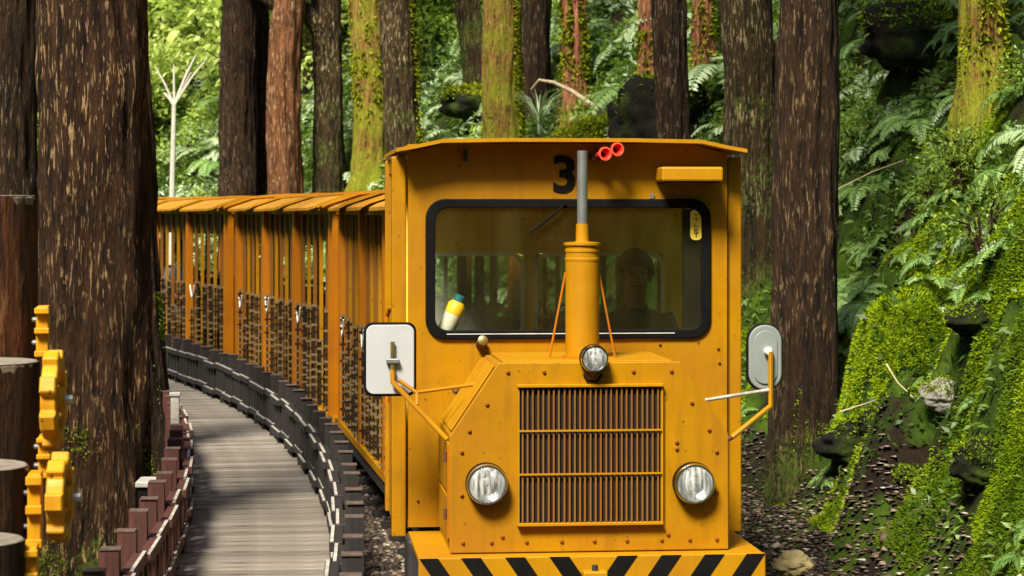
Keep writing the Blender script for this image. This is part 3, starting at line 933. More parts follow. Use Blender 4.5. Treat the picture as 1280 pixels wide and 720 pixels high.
# front sheet standing a few millimetres proud, edge flange catching the light
MB().prism([(-0.640, 0.456), (0.640, 0.456), (0.640, 0.984), (0.416, 1.316), (-0.416, 1.316), (-0.640, 0.984)], -HD - 0.012, -HD - 0.001).build('hood_front_sheet', Yl, hood, bevel=0.004)
def off_poly(a, b, w, y0, y1, name, mt, t=0.006):
    a, b = Vector((a[0], 0, a[1])), Vector((b[0], 0, b[1]))
    d = (b - a).normalized(); nrm = Vector((-d.z, 0, d.x))
    if nrm.z < 0: nrm = -nrm
    mb = MB()
    q = [a, b, b + nrm * t, a + nrm * t]
    mb.prism([(p.x, p.z) for p in q], y0, y1)
    return mb.build(name, mt, hood, bevel=0.002, segs=1)
off_poly((-0.622, 1.000), (-0.425, 1.294), 0, -HD + 0.09, -HD + 0.30, 'hinge_panel', M['yellow_clean'], 0.010)
off_poly((-0.622, 1.000), (-0.425, 1.294), 0, -HD + 0.34, -0.05, 'side_panel', M['yellow_clean'], 0.008)
off_poly((0.622, 1.000), (0.425, 1.294), 0, -HD + 0.09, -0.05, 'side_panel', M['yellow_clean'], 0.008)
off_poly((-0.39, 1.309), (0.39, 1.309), 0, -HD + 0.06, -0.06, 'top_panel', M['yellow_clean'], 0.010)
for z0, z1 in ((0.50, 0.70), (0.72, 0.95)):
    MB().box(-0.645, -0.633, -HD + 0.05, -0.10, z0, z1).build('side_door', Yl, hood, bevel=0.004)
MB().box(-0.648, -0.634, -HD + 0.02, -HD + 0.045, 0.52, 0.94).build('side_hinge', M['orange'], hood)
for z in (0.60, 0.86):
    MB().tube([(-0.655, -HD + 0.06, z), (-0.655, -HD + 0.06, z + 0.05)], 0.008, 6).build('door_latch', M['rust'], hood)
pts = []
for x in (-0.58, -0.45, -0.29, -0.13, 0.02, 0.17, 0.33, 0.46, 0.585):
    pts.append((x, 0.505))
pts += [(-0.585, 0.72), (0.585, 0.72), (-0.585, 0.915), (0.585, 0.905), (0.40, 0.92), (0.40, 0.95), (-0.55, 1.01), (0.55, 1.005), (-0.47, 1.13), (0.47, 1.13),
        (-0.375, 1.275), (-0.21, 1.275), (0.20, 1.275), (0.375, 1.275), (-0.40, 0.53), (0.36, 0.53)]
hexbolts(hood, pts, -HD - 0.012, 0.0095)
hexbolts(loco, [(-0.555, 1.13), (-0.40, 1.34), (0.74, 1.33), (0.745, 1.26), (-0.74, 0.60), (0.45, 1.352)], 0.0, 0.008)
# two rusty scars on the cab front
MB().lathe([(0.022, 0), (0.020, 0.002)], (-0.552, -0.001, 1.135), (0, -1, 0), 9).build('rust_patch', M['rust'], loco)
# grille
gy0 = -HD - 0.014
grl = MB().box(-0.322, 0.322, gy0 - 0.006, gy0 + 0.004, 0.592, 1.206).build('grille', M['rustdark'] if 'rustdark' in M else M['rust'], hood)
M['grille_slat'] = paint('grille_slat_paint', (0.24, 0.105, 0.014), dirt=(0.05, 0.02, 0.01), dirt_amt=1.0, spots=False)
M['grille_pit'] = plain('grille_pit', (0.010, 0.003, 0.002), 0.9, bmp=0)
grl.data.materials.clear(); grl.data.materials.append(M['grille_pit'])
sl = MB().box(-0.0034, 0.0034, -0.014, 0, 0.594, 1.204).mesh('grille_slat', M['grille_slat'])
NSL = 27
for k in range(NSL):
    o = obj('grille_slat', sl, grl); o.location = (-0.310 + 0.620 * k / (NSL - 1) + random.uniform(-.0012, .0012), gy0 - 0.008, 0)
for z in (1.009, 0.812):
    MB().box(-0.325, 0.325, gy0 - 0.030, gy0 - 0.0245, z - 0.004, z + 0.004).build('grille_bar', M['yellow_clean'], grl)
for z in (1.212, 0.584):
    MB().box(-0.334, 0.334, gy0 - 0.034, gy0 + 0.002, z - 0.007, z + 0.007).build('grille_rail', M['yellow_clean'], grl, bevel=0.002, segs=1)
for x in (-0.329, 0.329):
    MB().box(x - 0.005, x + 0.005, gy0 - 0.020, gy0 + 0.002, 0.592, 1.204).build('grille_stile', M['yellow_clean'], grl)


def headlight(name, x, z, y, r, mount=True):
    c0, ax = (x, y, z), (0, -1, 0)
    h = MB().lathe([(r * 1.10, 0.0), (r * 1.12, 0.02), (r * 1.08, 0.058), (r * 1.0, 0.060), (r * 0.98, 0.052), (r * 0.30, 0.001)], c0, ax, 36, 0, False).build(name, M['rubber'], loco, smooth=True)
    MB().lathe([(r * 1.085, 0.045), (r * 1.09, 0.058), (r * 1.03, 0.068), (r * 0.95, 0.068), (r * 0.94, 0.060)], c0, ax, 36, 0, False).build('lamp_rim', M['chrome'], h, smooth=True)
    n = 36
    bowl = MB()
    prof = [(r * 0.96 * t, 0.006 + 0.050 * t * t) for t in (1.0, 0.85, 0.7, 0.55, 0.4, 0.25, 0.1)]
    bowl.lathe(prof, c0, ax, n, 0, False).build('lamp_reflector', M['reflector'], h, smooth=True)
    MB().lathe([(r * 0.10, 0.010), (r * 0.13, 0.030), (r * 0.34, 0.034), (r * 0.36, 0.044), (r * 0.18, 0.050)], c0, ax, 20).build('bulb_shield', M['steel'], h, smooth=True)
    MB().lathe([(r * 0.95, 0.063), (r * 0.75, 0.072), (r * 0.4, 0.079), (r * 0.05, 0.081)], c0, ax, 36, 0, False).build('lamp_lens', M['lens'], h, smooth=True)
    return h


headlight('headlight', -0.474, 0.772, -HD - 0.012, 0.086)
headlight('headlight', 0.474, 0.764, -HD - 0.012, 0.086)
hl = headlight('small_headlight', 0.012, 1.336, -HD - 0.03, 0.058)
MB().lathe([(0.05, -0.05), (0.062, 0.0)], (0.012, -HD - 0.03, 1.336), (0, -1, 0), 24).build('lamp_shell', M['rubber'], hl, smooth=True)
MB().tube([(0.012, -HD + 0.01, 1.262), (0.012, -HD - 0.035, 1.268), (0.012, -HD - 0.04, 1.290)], 0.012, 8).build('lamp_foot', M['orange'], hl)
MB().tube([(-0.03, -HD - 0.02, 1.262), (-0.012, -HD - 0.03, 1.232), (0.03, -HD - 0.03, 1.230), (0.055, -HD - 0.02, 1.262)], 0.005, 6).build('lamp_wire', M['rubber'], hl)

# exhaust stack
SX, SY = 0.0, -0.50
stack = MB().lathe([(0.079, 1.310), (0.079, 1.772), (0.081, 1.774), (0.081, 1.785), (0.078, 1.788), (0.078, 1.812), (0.081, 1.814), (0.081, 1.826), (0.078, 1.828), (0.079, 1.842),
                    (0.087, 1.846), (0.087, 1.858), (0.030, 1.862)], (SX, SY, 0), n=32).build('exhaust_stack', M['yellow_clean'], loco, smooth=True)
MB().lathe([(0.034, 1.855), (0.031, 1.87), (0.029, 1.945)], (SX, SY, 0), n=24).build('stack_neck', M['yellow_clean'], stack, smooth=True)
MB().lathe([(0.024, 1.94), (0.024, 2.285), (0.018, 2.286), (0.018, 2.24)], (SX, SY, 0), n=20).build('exhaust_pipe', M['steel'], stack, smooth=True)
MB().lathe([(0.094, 1.318), (0.094, 1.330)], (SX, SY, 0), n=24).build('stack_flange', M['orange'], stack, smooth=True)
for sx in (-1, 1):
    MB().tube([(SX + sx * 0.078, SY, 1.72), (SX + sx * 0.155, SY, 1.318)], 0.0055, 6).build('stack_stay', M['orange'], stack)

# marker knob below the windscreen
kb = MB().lathe([(0.026, 0), (0.026, 0.10), (0.024, 0.102)], (-0.432, 0.0, 1.355), (0.02, -1, 0.25), 16).build('marker_lamp', M['rust'], loco, smooth=True)
MB().lathe([(0.024, 0.098), (0.024, 0.106), (0.018, 0.109)], (-0.432, 0.0, 1.355), (0.02, -1, 0.25), 16).build('lamp_cap', M['brass'], kb, smooth=True)

# running board and bumper
bp = MB().box(-0.785, 0.785, -0.86, -0.004, 0.425, 0.451).build('running_board', M['yellow_clean'], loco, bevel=0.004)
bmpr = MB().box(-0.787, 0.787, -0.885, -0.862, 0.10, 0.455).build('bumper', M['yellow_clean'], loco, bevel=0.006)
zt, zbm = 0.453, 0.102
sl_ = (20 / 29) * (zt - zbm)
for x0 in (-0.790, -0.598, -0.400, -0.200):
    w = 0.090
    for sgn in (1, -1):
        q = [(sgn * x0, zt), (sgn * (x0 + w), zt), (sgn * (x0 + w + sl_), zbm), (sgn * (x0 + sl_), zbm)]
        q = [(max(-0.784, min(0.784, x)), z) for x, z in q]
        if sgn > 0 and x0 + w + sl_ > -0.005:
            pass
        # cut the stripes that would cross the middle
        if x0 + w + sl_ > 0:
            zc = zt - (0 - (x0 + w)) * (29 / 20)
            q = [(sgn * x0, zt), (sgn * (x0 + w), zt), (0, zc), (0, zc - w * 29 / 20)]
            if zc - w * 29 / 20 < zbm:
                zc2 = max(zc, zbm + 0.01)
                q = [(sgn * x0, zt), (sgn * (x0 + w), zt), (0, zc2), (0, zbm), (sgn * min(0, x0 + sl_), zbm)]
        MB().prism(q, -0.8875, -0.8852).build('bumper_stripe', M['black_paint'], bmpr)
cp = MB().box(-0.055, 0.055, -0.96, -0.888, 0.30, 0.395).build('coupler', M['yellow_clean'], loco, bevel=0.008)
MB().tube([(0, -0.93, 0.26), (0, -0.93, 0.42)], 0.014, 8).build('coupling_pin', M['dark'], cp)
MB().box(-0.80, -0.70, -0.20, 0.10, 0.10, 0.44).build('step_box', M['dark'], loco, bevel=0.02)
MB().box(0.70, 0.80, -0.20, 0.10, 0.10, 0.44).build('step_box', M['dark'], loco, bevel=0.02)
MB().box(-0.60, 0.60, -0.80, CD, 0.22, 0.42).build('underframe', M['dark'], loco)
for y in (-0.45, 0.62):
    for x in (-0.381, 0.381):
        w = MB().lathe([(0.23, -0.05), (0.23, -0.035), (0.20, -0.03), (0.195, 0.05), (0.12, 0.052), (0.10, 0.03)], (x, y, 0.20), (math.copysign(1, x), 0, 0), 28).build('wheel', M['dark'], loco, smooth=True)


# mirrors
def tube_part(name, pts, r, parent, mt):
    return MB().tube(pts, r, 8).build(name, mt, parent, smooth=True)


Yc = M['yellow_clean']
ml = MB().prism(rrect(-1.017, -0.773, 1.145, 1.488, 0.042), -0.475, -0.452).build('wing_mirror', M['rubber'], loco, bevel=0.006)
tag(ml, 'wing mirror with a white rectangular back')
MB().prism(rrect(-1.006, -0.784, 1.156, 1.477, 0.036), -0.484, -0.476).build('mirror_back', M['mirror_white'], ml, bevel=0.006, segs=3)
MB().prism(rrect(-1.002, -0.788, 1.160, 1.473, 0.03), -0.4515, -0.449).build('mirror_glass', M['chrome'], ml)
tube_part('mirror_stud', [(-0.885, -0.50, 1.26), (-0.885, -0.50, 1.40)], 0.010, ml, M['brass'])
MB().box(-0.915, -0.855, -0.515, -0.485, 1.300, 1.322).build('mirror_clamp', M['steel'], ml, bevel=0.004)
tube_part('mirror_arm', [(-0.885, -0.505, 1.27), (-0.885, -0.51, 1.215), (-0.640, -0.60, 0.955)], 0.0125, ml, Yc)
tube_part('mirror_arm', [(-0.860, -0.515, 1.225), (-0.775, -0.525, 1.165), (-0.775, -0.55, 1.11)], 0.010, ml, Yc)
tube_part('mirror_stay', [(-0.780, -0.515, 1.165), (-0.50, -0.45, 1.195)], 0.0085, ml, Yc)
mr = MB().prism(rrect(0.785, 0.957, 1.155, 1.475, 0.082, 8), -0.475, -0.452).build('wing_mirror', M['rubber'], loco, bevel=0.006)
tag(mr, 'wing mirror with a grey rounded back')
MB().prism(rrect(0.792, 0.950, 1.162, 1.468, 0.076, 8), -0.490, -0.476).build('mirror_back', M['mirror_grey'], mr, bevel=0.008, segs=3)
MB().prism(rrect(0.815, 0.927, 1.190, 1.440, 0.054, 8), -0.497, -0.491).build('mirror_back_panel', M['mirror_grey'], mr, bevel=0.004)
MB().prism(rrect(0.792, 0.950, 1.162, 1.468, 0.074, 8), -0.4515, -0.449).build('mirror_glass', M['chrome'], mr)
MB().lathe([(0.020, 0), (0.022, 0.02), (0.014, 0.032)], (0.880, -0.498, 1.345), (0, -1, 0), 12).build('mirror_knob', M['white'], mr, smooth=True)
tube_part('mirror_arm', [(0.888, -0.525, 1.345), (0.888, -0.525, 1.09), (0.705, -0.525, 0.945)], 0.0125, mr, Yc)
tube_part('mirror_arm_foot', [(0.705, -0.525, 0.945), (0.633, -0.50, 0.905)], 0.012, mr, M['rust'])
tube_part('mirror_stay', [(0.885, -0.525, 1.165), (0.56, -0.60, 1.125)], 0.0085, mr, M['rail_pale'])

# bottle leaning behind the windscreen
c, s_ = math.cos(0.10), math.sin(0.10)
def lw(x, y, z): return Vector((0.278 + x * c - y * s_, 10.95 + x * s_ + y * c, z))
bt = empty('spray_bottle', lw(-0.595, 0.085, 1.420), 0, 'yellow and white bottle with a teal cap leaning behind the windscreen', 'bottle')
bt.rotation_euler = (0, 0.40, 0.1)
MB().lathe([(0.040, 0.0), (0.044, 0.006), (0.044, 0.085)], n=20).build('lower_body', M['white'], bt, smooth=True)
MB().lathe([(0.0442, 0.0855), (0.0442, 0.135), (0.030, 0.152)], n=20).build('upper_body', M['bottle_yellow'], bt, smooth=True)
MB().lathe([(0.026, 0.1525), (0.026, 0.182), (0.022, 0.186)], n=16).build('cap', M['teal'], bt, smooth=True)


# ------------------------------------------------------------------ people
def person(name, loc, rz, top, label, group=None, trousers='cloth_dark'):
    """a seated adult as one skinned body, hair as its child; origin at the seat"""
    V, E, Rr, Kd = [], [], [], []
    def add(p, r, parent=None, kind=0):
        V.append(Vector(p)); Rr.append(r); Kd.append(kind)
        if parent is not None: E.append((parent, len(V) - 1))
        return len(V) - 1
    pel = add((0, 0, 0.10), (0.15, 0.12))
    wst = add((0, 0.02, 0.27), (0.135, 0.105), pel, 1)
    chs = add((0, 0.02, 0.45), (0.155, 0.115), wst, 1)
    nb = add((0, 0.015, 0.575), (0.075, 0.070), chs, 1)
    nk = add((0, 0.0, 0.635), (0.055, 0.058), nb, 2)
    hd = add((0, -0.012, 0.715), (0.070, 0.085), nk, 2)
    hd2 = add((0, -0.005, 0.795), (0.074, 0.092), hd, 2)
    add((0, 0.0, 0.855), (0.05, 0.062), hd2, 2)
    for sx in (-1, 1):
        sh = add((sx * 0.175, 0.02, 0.525), (0.062, 0.062), chs, 1)
        el = add((sx * 0.225, -0.06, 0.275), (0.046, 0.046), sh, 1)
        wr = add((sx * 0.15, -0.28, 0.235), (0.029, 0.025), el, 1)
        pm = add((sx * 0.135, -0.345, 0.225), (0.036, 0.020), wr, 2)
        for q, (dx, ln) in enumerate(((-0.030, 0.060), (-0.010, 0.068), (0.010, 0.064), (0.028, 0.050))):
            k1 = add((sx * 0.135 + dx, -0.385, 0.220), (0.009, 0.009), pm, 2)
            k2 = add((sx * 0.135 + dx, -0.385 - ln * 0.5, 0.208), (0.0085, 0.0085), k1, 2)
            add((sx * 0.135 + dx, -0.385 - ln * 0.7, 0.185), (0.007, 0.007), k2, 2)
        t1 = add((sx * 0.135 - sx * 0.045, -0.335, 0.215), (0.010, 0.010), pm, 2)
        add((sx * 0.135 - sx * 0.055, -0.375, 0.205), (0.008, 0.008), t1, 2)
        hp = add((sx * 0.10, -0.03, 0.075), (0.088, 0.085), pel)
        kn = add((sx * 0.13, -0.42, 0.085), (0.062, 0.062), hp)
        an = add((sx * 0.13, -0.44, -0.33), (0.040, 0.042), kn)
        fl = add((sx * 0.135, -0.50, -0.385), (0.038, 0.034), an)
        add((sx * 0.14, -0.62, -0.40), (0.030, 0.022), fl)
    me = bpy.data.meshes.new(name)
    me.from_pydata(V, E, [])
    o = bpy.data.objects.new(name, me); COL.objects.link(o)
    sk = o.modifiers.new('skin', 'SKIN'); sk.use_smooth_shade = True
    for k, sv in enumerate(me.skin_vertices[0].data):
        sv.radius = Rr[k]; sv.use_root = (k == 0)
    ss = o.modifiers.new('sub', 'SUBSURF'); ss.levels = 2; ss.render_levels = 2
    bpy.context.view_layer.update()
    bm_ = bpy.data.meshes.new_from_object(o.evaluated_get(bpy.context.evaluated_depsgraph_get()))
    o.modifiers.clear(); o.data = bm_
    bm_.materials.clear()
    for k in (trousers, top, 'skin', 'ink'): bm_.materials.append(M[k])
    VV = np.array([tuple(v) for v in V])
    for pg in bm_.polygons:
        cpos = np.array(pg.center)
        pg.material_index = Kd[int(np.argmin(((VV - cpos) ** 2).sum(1)))]
    # facial features joined into the body
    f = MB()
    f.lathe([(0.004, 0), (0.013, 0.012), (0.015, 0.028), (0.006, 0.038)], (0, -0.092, 0.765), (0, -0.35, -1), 10)
    for sx in (-1, 1):
        f.lathe([(0.002, -0.012), (0.011, -0.006), (0.012, 0.0), (0.009, 0.008), (0.001, 0.011)], (sx * 0.031, -0.083, 0.770), (0, -1, 0), 10, 1)
        f.lathe([(0.004, -0.03), (0.012, -0.022), (0.014, 0.01), (0.006, 0.024)], (sx * 0.078, 0.005, 0.752), (0, 0.1, 1), 8)
    f.box(-0.026, 0.026, -0.092, -0.080, 0.700, 0.707, 2)
    fm = f.mesh('face', [M['skin'], M['ink'], M['rust']], True)
    bm_.materials.append(M['rust'])
    bmx = bmesh.new(); bmx.from_mesh(bm_)
    nf = len(bmx.faces)
    bmx.from_mesh(fm); bmx.faces.ensure_lookup_table()
    for q in bmx.faces[nf:]:
        q.material_index = {0: 2, 1: 3, 2: 4}[q.material_index]; q.smooth = True
    bmx.to_mesh(bm_); bmx.free()
    # hair
    h = MB()
    n, rings = 20, 8
    for k in range(rings + 1):
        a = PI * 0.56 * k / rings
        for i in range(n):
            b = 2 * PI * i / n
            fr = max(0.0, -math.sin(b))
            aa = a * (1 - 0.28 * fr)
            wob = 1 + 0.05 * math.sin(7 * b + 3 * k)
            h.v.append((0.104 * wob * math.sin(aa) * math.cos(b), 0.006 + 0.108 * wob * math.sin(aa) * math.sin(b), 0.772 + 0.128 * math.cos(aa)))
    for k in range(rings):
        for i in range(n):
            j = (i + 1) % n
            h.f.append((k * n + i, k * n + j, (k + 1) * n + j, (k + 1) * n + i)); h.m.append(0)
    h.build('hair', M['hair'], o, smooth=True)
    o.location = loc; o.rotation_euler = (0, 0, rz)
    return tag(o, label, 'person', group)


person('person', lw(0.43, 0.66, 0.915), 0.1, 'cloth_dark', 'person in dark clothes driving inside the locomotive cab')

# ------------------------------------------------------------------ carriages
CL, BAY = 5.50, 1.72
FZ, EZ = 0.36, 2.03


def carriage_meshes():
    d = {}
    d['post'] = MB().box(-0.03, 0.03, -0.058, 0.058, FZ, EZ).mesh('post', M['orange'])
    d['end_post'] = MB().box(-0.028, 0.028, -0.025, 0.025, FZ, EZ).mesh('post', M['orange'])
    d['bar'] = MB().box(-0.014, 0.014, -0.019, 0.019, FZ, EZ).mesh('bar', M['bar'])
    d['bar_light'] = MB().box(-0.014, 0.014, -0.016, 0.016, FZ, EZ).mesh('bar', M['yellow'])
    for k, (z0, z1) in enumerate(((0.40, 1.20), (0.40, 1.18), (0.40, 0.92))):
        mb = MB().box(-0.008, 0.008, -0.012, 0.012, z0, z1)
        z = z0 + 0.03
        while z < z1 - 0.02:
            mb.box(-0.024, 0.024, -0.013, 0.013, z - 0.009, z + 0.009, 1 if random.random() < 0.6 else 0)
            z += 0.062
        mb.box(-0.02, 0.02, -0.024, 0.024, z1, z1 + 0.02, 1)
        d['chain%d' % k] = mb.mesh('chain', [M['chain_dark'], M['chain_pale']])
    # drooping white safety link
    pts = [(0, -0.10 + 0.2 * t / 8, 1.17 - 0.13 * math.sin(PI * t / 8)) for t in range(9)]
    d['link'] = MB().tube(pts, 0.008, 6).mesh('safety_link', M['white'], True)
    # one bay of the roof: lapped sheet, its near end wider than the far end
    def ring(sc, y, dz):
        pr = [(-0.88, 2.035), (-0.83, 2.06), (-0.60, 2.135), (-0.25, 2.165), (0.25, 2.165), (0.60, 2.135), (0.83, 2.06), (0.88, 2.035)]
        return [(x * sc, y, (z - 2.0) * sc + 2.0 + dz) for x, z in pr] + [(x * sc, y, (z - 2.0) * sc + 2.0 + dz - 0.022) for x, z in reversed(pr)]
    mb = MB()
    st = [(1.035, -0.03, 0.012), (1.03, 0.05, 0.010), (1.0, 0.4, 0.0), (0.985, 1.2, -0.004), (0.98, BAY + 0.02, -0.006)]
    rg = [ring(*q) for q in st]
    n = len(rg[0])
    for r in rg: mb.v += r
    for k in range(len(rg) - 1):
        for i in range(n):
            j = (i + 1) % n
            mb.f.append((k * n + i, k * n + j, (k + 1) * n + j, (k + 1) * n + i)); mb.m.append(0)
    mb.f.append(tuple(range(n))); mb.m.append(0)
    mb.f.append(tuple(range((len(rg) - 1) * n, len(rg) * n))); mb.m.append(0)
    d['roof'] = mb.mesh('roof_panel', M['roof_y'])
    d['bench'] = MB().box(-0.66, 0.66, -0.19, 0.19, 0.70, 0.76).box(-0.66, 0.66, 0.15, 0.20, 0.761, 1.16).box(-0.62, 0.62, 0.05, 0.10, FZ, 0.699).mesh('bench', M['seat'])
    return d


M['roof_y'] = paint('roof_paint', (0.50, 0.235, 0.010), dirt=(0.13, 0.085, 0.03), dirt_amt=0.8, spots=False)
CMESH = carriage_meshes()


def carriage(s0, label):
    p, th = track(s0 + CL / 2)
    c = empty('passenger_carriage', (p.x, p.y, 0), th, label, 'train carriage', 'carriages coupled behind the locomotive')
    rr = random.Random(int(s0 * 10))
    MB().box(-0.76, 0.76, -CL / 2, CL / 2, 0.24, FZ).build('floor_frame', M['dark'], c)
    for sx in (-1, 1):
        MB().box(min(sx * 0.72, sx * 0.775), max(sx * 0.72, sx * 0.775), -CL / 2, CL / 2, FZ - 0.03, FZ + 0.02).build('sill', M['yellow_clean'], c)
        MB().box(min(sx * 0.70, sx * 0.745), max(sx * 0.70, sx * 0.745), -CL / 2, CL / 2, EZ - 0.05, EZ + 0.02).build('eave_beam', M['orange'], c)
        MB().box(min(sx * 0.66, sx * 0.685), max(sx * 0.66, sx * 0.685), -CL / 2 + 0.1, CL / 2 - 0.1, 1.76, EZ - 0.055).build('valance', M['seat'], c)
        MB().box(min(sx * 0.69, sx * 0.712), max(sx * 0.69, sx * 0.712), -CL / 2 + 0.1, CL / 2 - 0.1, 1.17, 1.215).build('waist_rail', M['rust'], c)
        for k in range(4):
            y = -1.5 * BAY + k * BAY
            o = obj('post', CMESH['post'], c); o.location = (sx * 0.745, y, 0)
            if k < 3:
                nb = 5 if sx < 0 else 2
                for q in range(1, nb + 1):
                    yy = y + BAY * q / (nb + 1)
                    o = obj('bar', CMESH['bar_light' if (q in (2, 4) and sx < 0) else 'bar'], c); o.location = (sx * 0.735, yy, 0)
                for q in range(6):
                    yy = y + BAY * (q + 0.62) / 6.3 + rr.uniform(-.03, .03)
                    o = obj('chain', CMESH['chain%d' % rr.choice((0, 0, 1, 2))], c); o.location = (sx * 0.762, yy, rr.uniform(-.02, .02))
                o = obj('safety_link', CMESH['link'], c); o.location = (sx * 0.77, y + BAY * 0.86, rr.uniform(-.03, .03))
        for e in (-1, 1):
            o = obj('end_post', CMESH['end_post'], c); o.location = (sx * 0.745, e * (CL / 2 - 0.05), 0)
    for k in range(3):
        o = obj('roof_panel', CMESH['roof'], c); o.location = (0, -1.5 * BAY + k * BAY, 0)
    for k, (y0, y1) in enumerate(((-CL / 2 - 0.05, -1.5 * BAY - 0.0), (1.5 * BAY, CL / 2 + 0.05))):
        o = obj('roof_end_panel', CMESH['roof'], c); o.location = (0, y0, 0.006); o.scale = (1.0, (y1 - y0) / BAY, 1)
    for k in range(3):
        y = -BAY + k * BAY
        for dy, rz in ((0.45, 0), (-0.45, PI)):
            o = obj('bench', CMESH['bench'], c); o.location = (0, y + dy, 0); o.rotation_euler = (0, 0, rz)
    for e in (-1, 1):
        mb = MB()
        mb.box(-0.715, 0.715, e * (CL / 2 - 0.06) - 0.015, e * (CL / 2 - 0.06) + 0.015, FZ + 0.021, 1.15)
        mb.build('end_panel', M['orange'], c)
        MB().box(-0.715, 0.715, e * (CL / 2 - 0.06) - 0.015, e * (CL / 2 - 0.06) + 0.015, 1.85, EZ - 0.002).build('end_header', M['orange'], c)
        for x in (-0.35, 0.35):
            MB().box(x - 0.02, x + 0.02, e * (CL / 2 - 0.06) - 0.012, e * (CL / 2 - 0.06) + 0.012, 1.1505, 1.8495).build('end_bar', M['bar'], c)
    for y in (-1.7, 1.7):
        for x in (-0.381, 0.381):
            MB().lathe([(0.19, -0.05), (0.19, -0.035), (0.16, -0.03), (0.155, 0.05), (0.10, 0.052)], (x, y, 0.155), (math.copysign(1, x), 0, 0), 20).build('wheel', M['dark'], c, smooth=True)
    MB().box(-0.05, 0.05, -CL / 2 - 0.30, -CL / 2, 0.26, 0.33).build('coupling', M['dark'], c)
    MB().box(-0.50, 0.50, -CL / 2 + 0.3, CL / 2 - 0.3, 0.12, 0.239).build('bogie_frame', M['dark'], c)
    return c


SLOT = 5.86
S0 = 0.16
names = ['open sided orange passenger carriage coupled directly behind the yellow locomotive',
         'open sided orange passenger carriage, second one behind the locomotive',
         'open sided orange passenger carriage, third one behind the locomotive',
         'open sided orange passenger carriage, fourth behind the locomotive, mostly hidden by the trunk']
for k in range(4):
    carriage(S0 + k * SLOT, names[k])


def seat_pos(s, off):
    p, th = track(s, off)
    return (p.x, p.y, 0.775), th


l, th = seat_pos(S0 + 2 * SLOT + CL / 2 + 0.90, -0.42)
person('person', l, th, 'cloth_blue', 'person in a navy jacket seated in the third carriage')
l, th = seat_pos(S0 + 2 * SLOT + CL / 2 + 2.30, -0.35)
person('person', l, th, 'cloth_pink', 'person in a pink shirt seated at the end of the third carriage')

# ------------------------------------------------------------------ log posts and yellow cog wheels at the left
logs = [(-30, 45, 245, 7.7, 0.205, 'tall charred log post, the highest of the stepped row'),
        (-30, 48, 452, 7.2, 0.200, 'charred log post with pale top, one step lower than the tallest'),
        (-42, 35, 582, 6.8, 0.185, 'charred log post, third highest of the stepped row'),
        (-40, 30, 675, 6.4, 0.160, 'short charred log post, the lowest of the stepped row')]
for k, (cx, ex, ty, d, r, lab) in enumerate(logs):
    r_ = (ex - cx) * d / F_PX * 1.0
    cpt = at(cx, ty, d)
    zt_ = cpt.z
    z0 = tz(cpt.x, d) - 0.05
    g = empty('log_post', (cpt.x, d, z0), random.uniform(0, 6), lab, 'log post')
    n, m_ = 40, 24
    A = np.linspace(0, 2 * PI, n, endpoint=False)
    H = np.linspace(0, zt_ - z0, m_)
    AA, HH = np.meshgrid(A, H)
    RR = r_ * (1 + 0.03 * fbm(np.cos(AA) * 3 + k * 9, np.sin(AA) * 3, HH * 0.8, 4, 5))
    v = np.stack([RR * np.cos(AA), RR * np.sin(AA), HH], -1).reshape(-1, 3)
    I = np.arange(n * m_).reshape(m_, n)
    q = np.stack([I[:-1], np.roll(I[:-1], -1, 1), np.roll(I[1:], -1, 1), I[1:]], -1).reshape(-1, 4)
    obj('log', np_mesh('log', v, q, M['log' if k else 'log_red'], smooth=True), g)
    h = zt_ - z0
    MB().lathe([(r_ * 0.99, h - 0.03), (r_ * 1.0, h - 0.006), (r_ * 0.95, h + 0.002), (r_ * 0.3, h + 0.003)], n=32).build('end_grain', M['log_end'], g)


M['gear_y'] = paint('gear_paint', (0.64, 0.31, 0.005), dirt_amt=0.7, rough=0.5, spots=True)


def gear(px, py, d, r, thick, yaw, label, teeth=9, hub=0.5):
    p = at(px, py, d)
    g = empty('cog_wheel', p, yaw, label, 'cog wheel', None)
    prof_o = []
    for t in range(teeth):
        for da, rr in ((0.04, 0.84), (0.22, 0.84), (0.30, 1.0), (0.70, 1.0), (0.78, 0.84), (0.96, 0.84)):
            a = 2 * PI * (t + da) / teeth
            prof_o.append((r * rr * math.cos(a), r * rr * math.sin(a)))
    n = len(prof_o)
    inner = [(0.62 * r * math.cos(2 * PI * (i + 0.2) / n), 0.62 * r * math.sin(2 * PI * (i + 0.2) / n)) for i in range(n)]
    MB().ring(prof_o, inner, -thick / 2, thick / 2).build('toothed_rim', M['gear_y'], g, bevel=0.004, segs=1)
    MB().lathe([(0.24 * r, -thick * 0.7), (0.26 * r, thick * 0.6), (0.16 * r, thick * 0.75)], axis=(0, -1, 0), n=20).build('hub', M['gear_y'], g, smooth=True)
    for k in range(5):
        a = 2 * PI * k / 5 + 0.3
        MB().beam((0.2 * r * math.cos(a), 0, 0.2 * r * math.sin(a)), (0.66 * r * math.cos(a), 0, 0.66 * r * math.sin(a)), thick * 0.7, r * 0.13, up=Vector((0, 1, 0))).build('spoke', M['gear_y'], g)
    MB().lathe([(0.10 * r, 0), (0.10 * r, 0.03), (0.06 * r, 0.035)], (0, -thick * 0.6, 0), (0, -1, 0), 6).build('axle_bolt', M['steel'], g)
    return g


gear(67, 500, 7.0, 0.160, 0.048, math.radians(94), 'yellow cog wheel beside the second log post', 8)
gear(75, 622, 6.75, 0.138, 0.052, math.radians(93), 'smaller yellow cog wheel below the other one', 7)


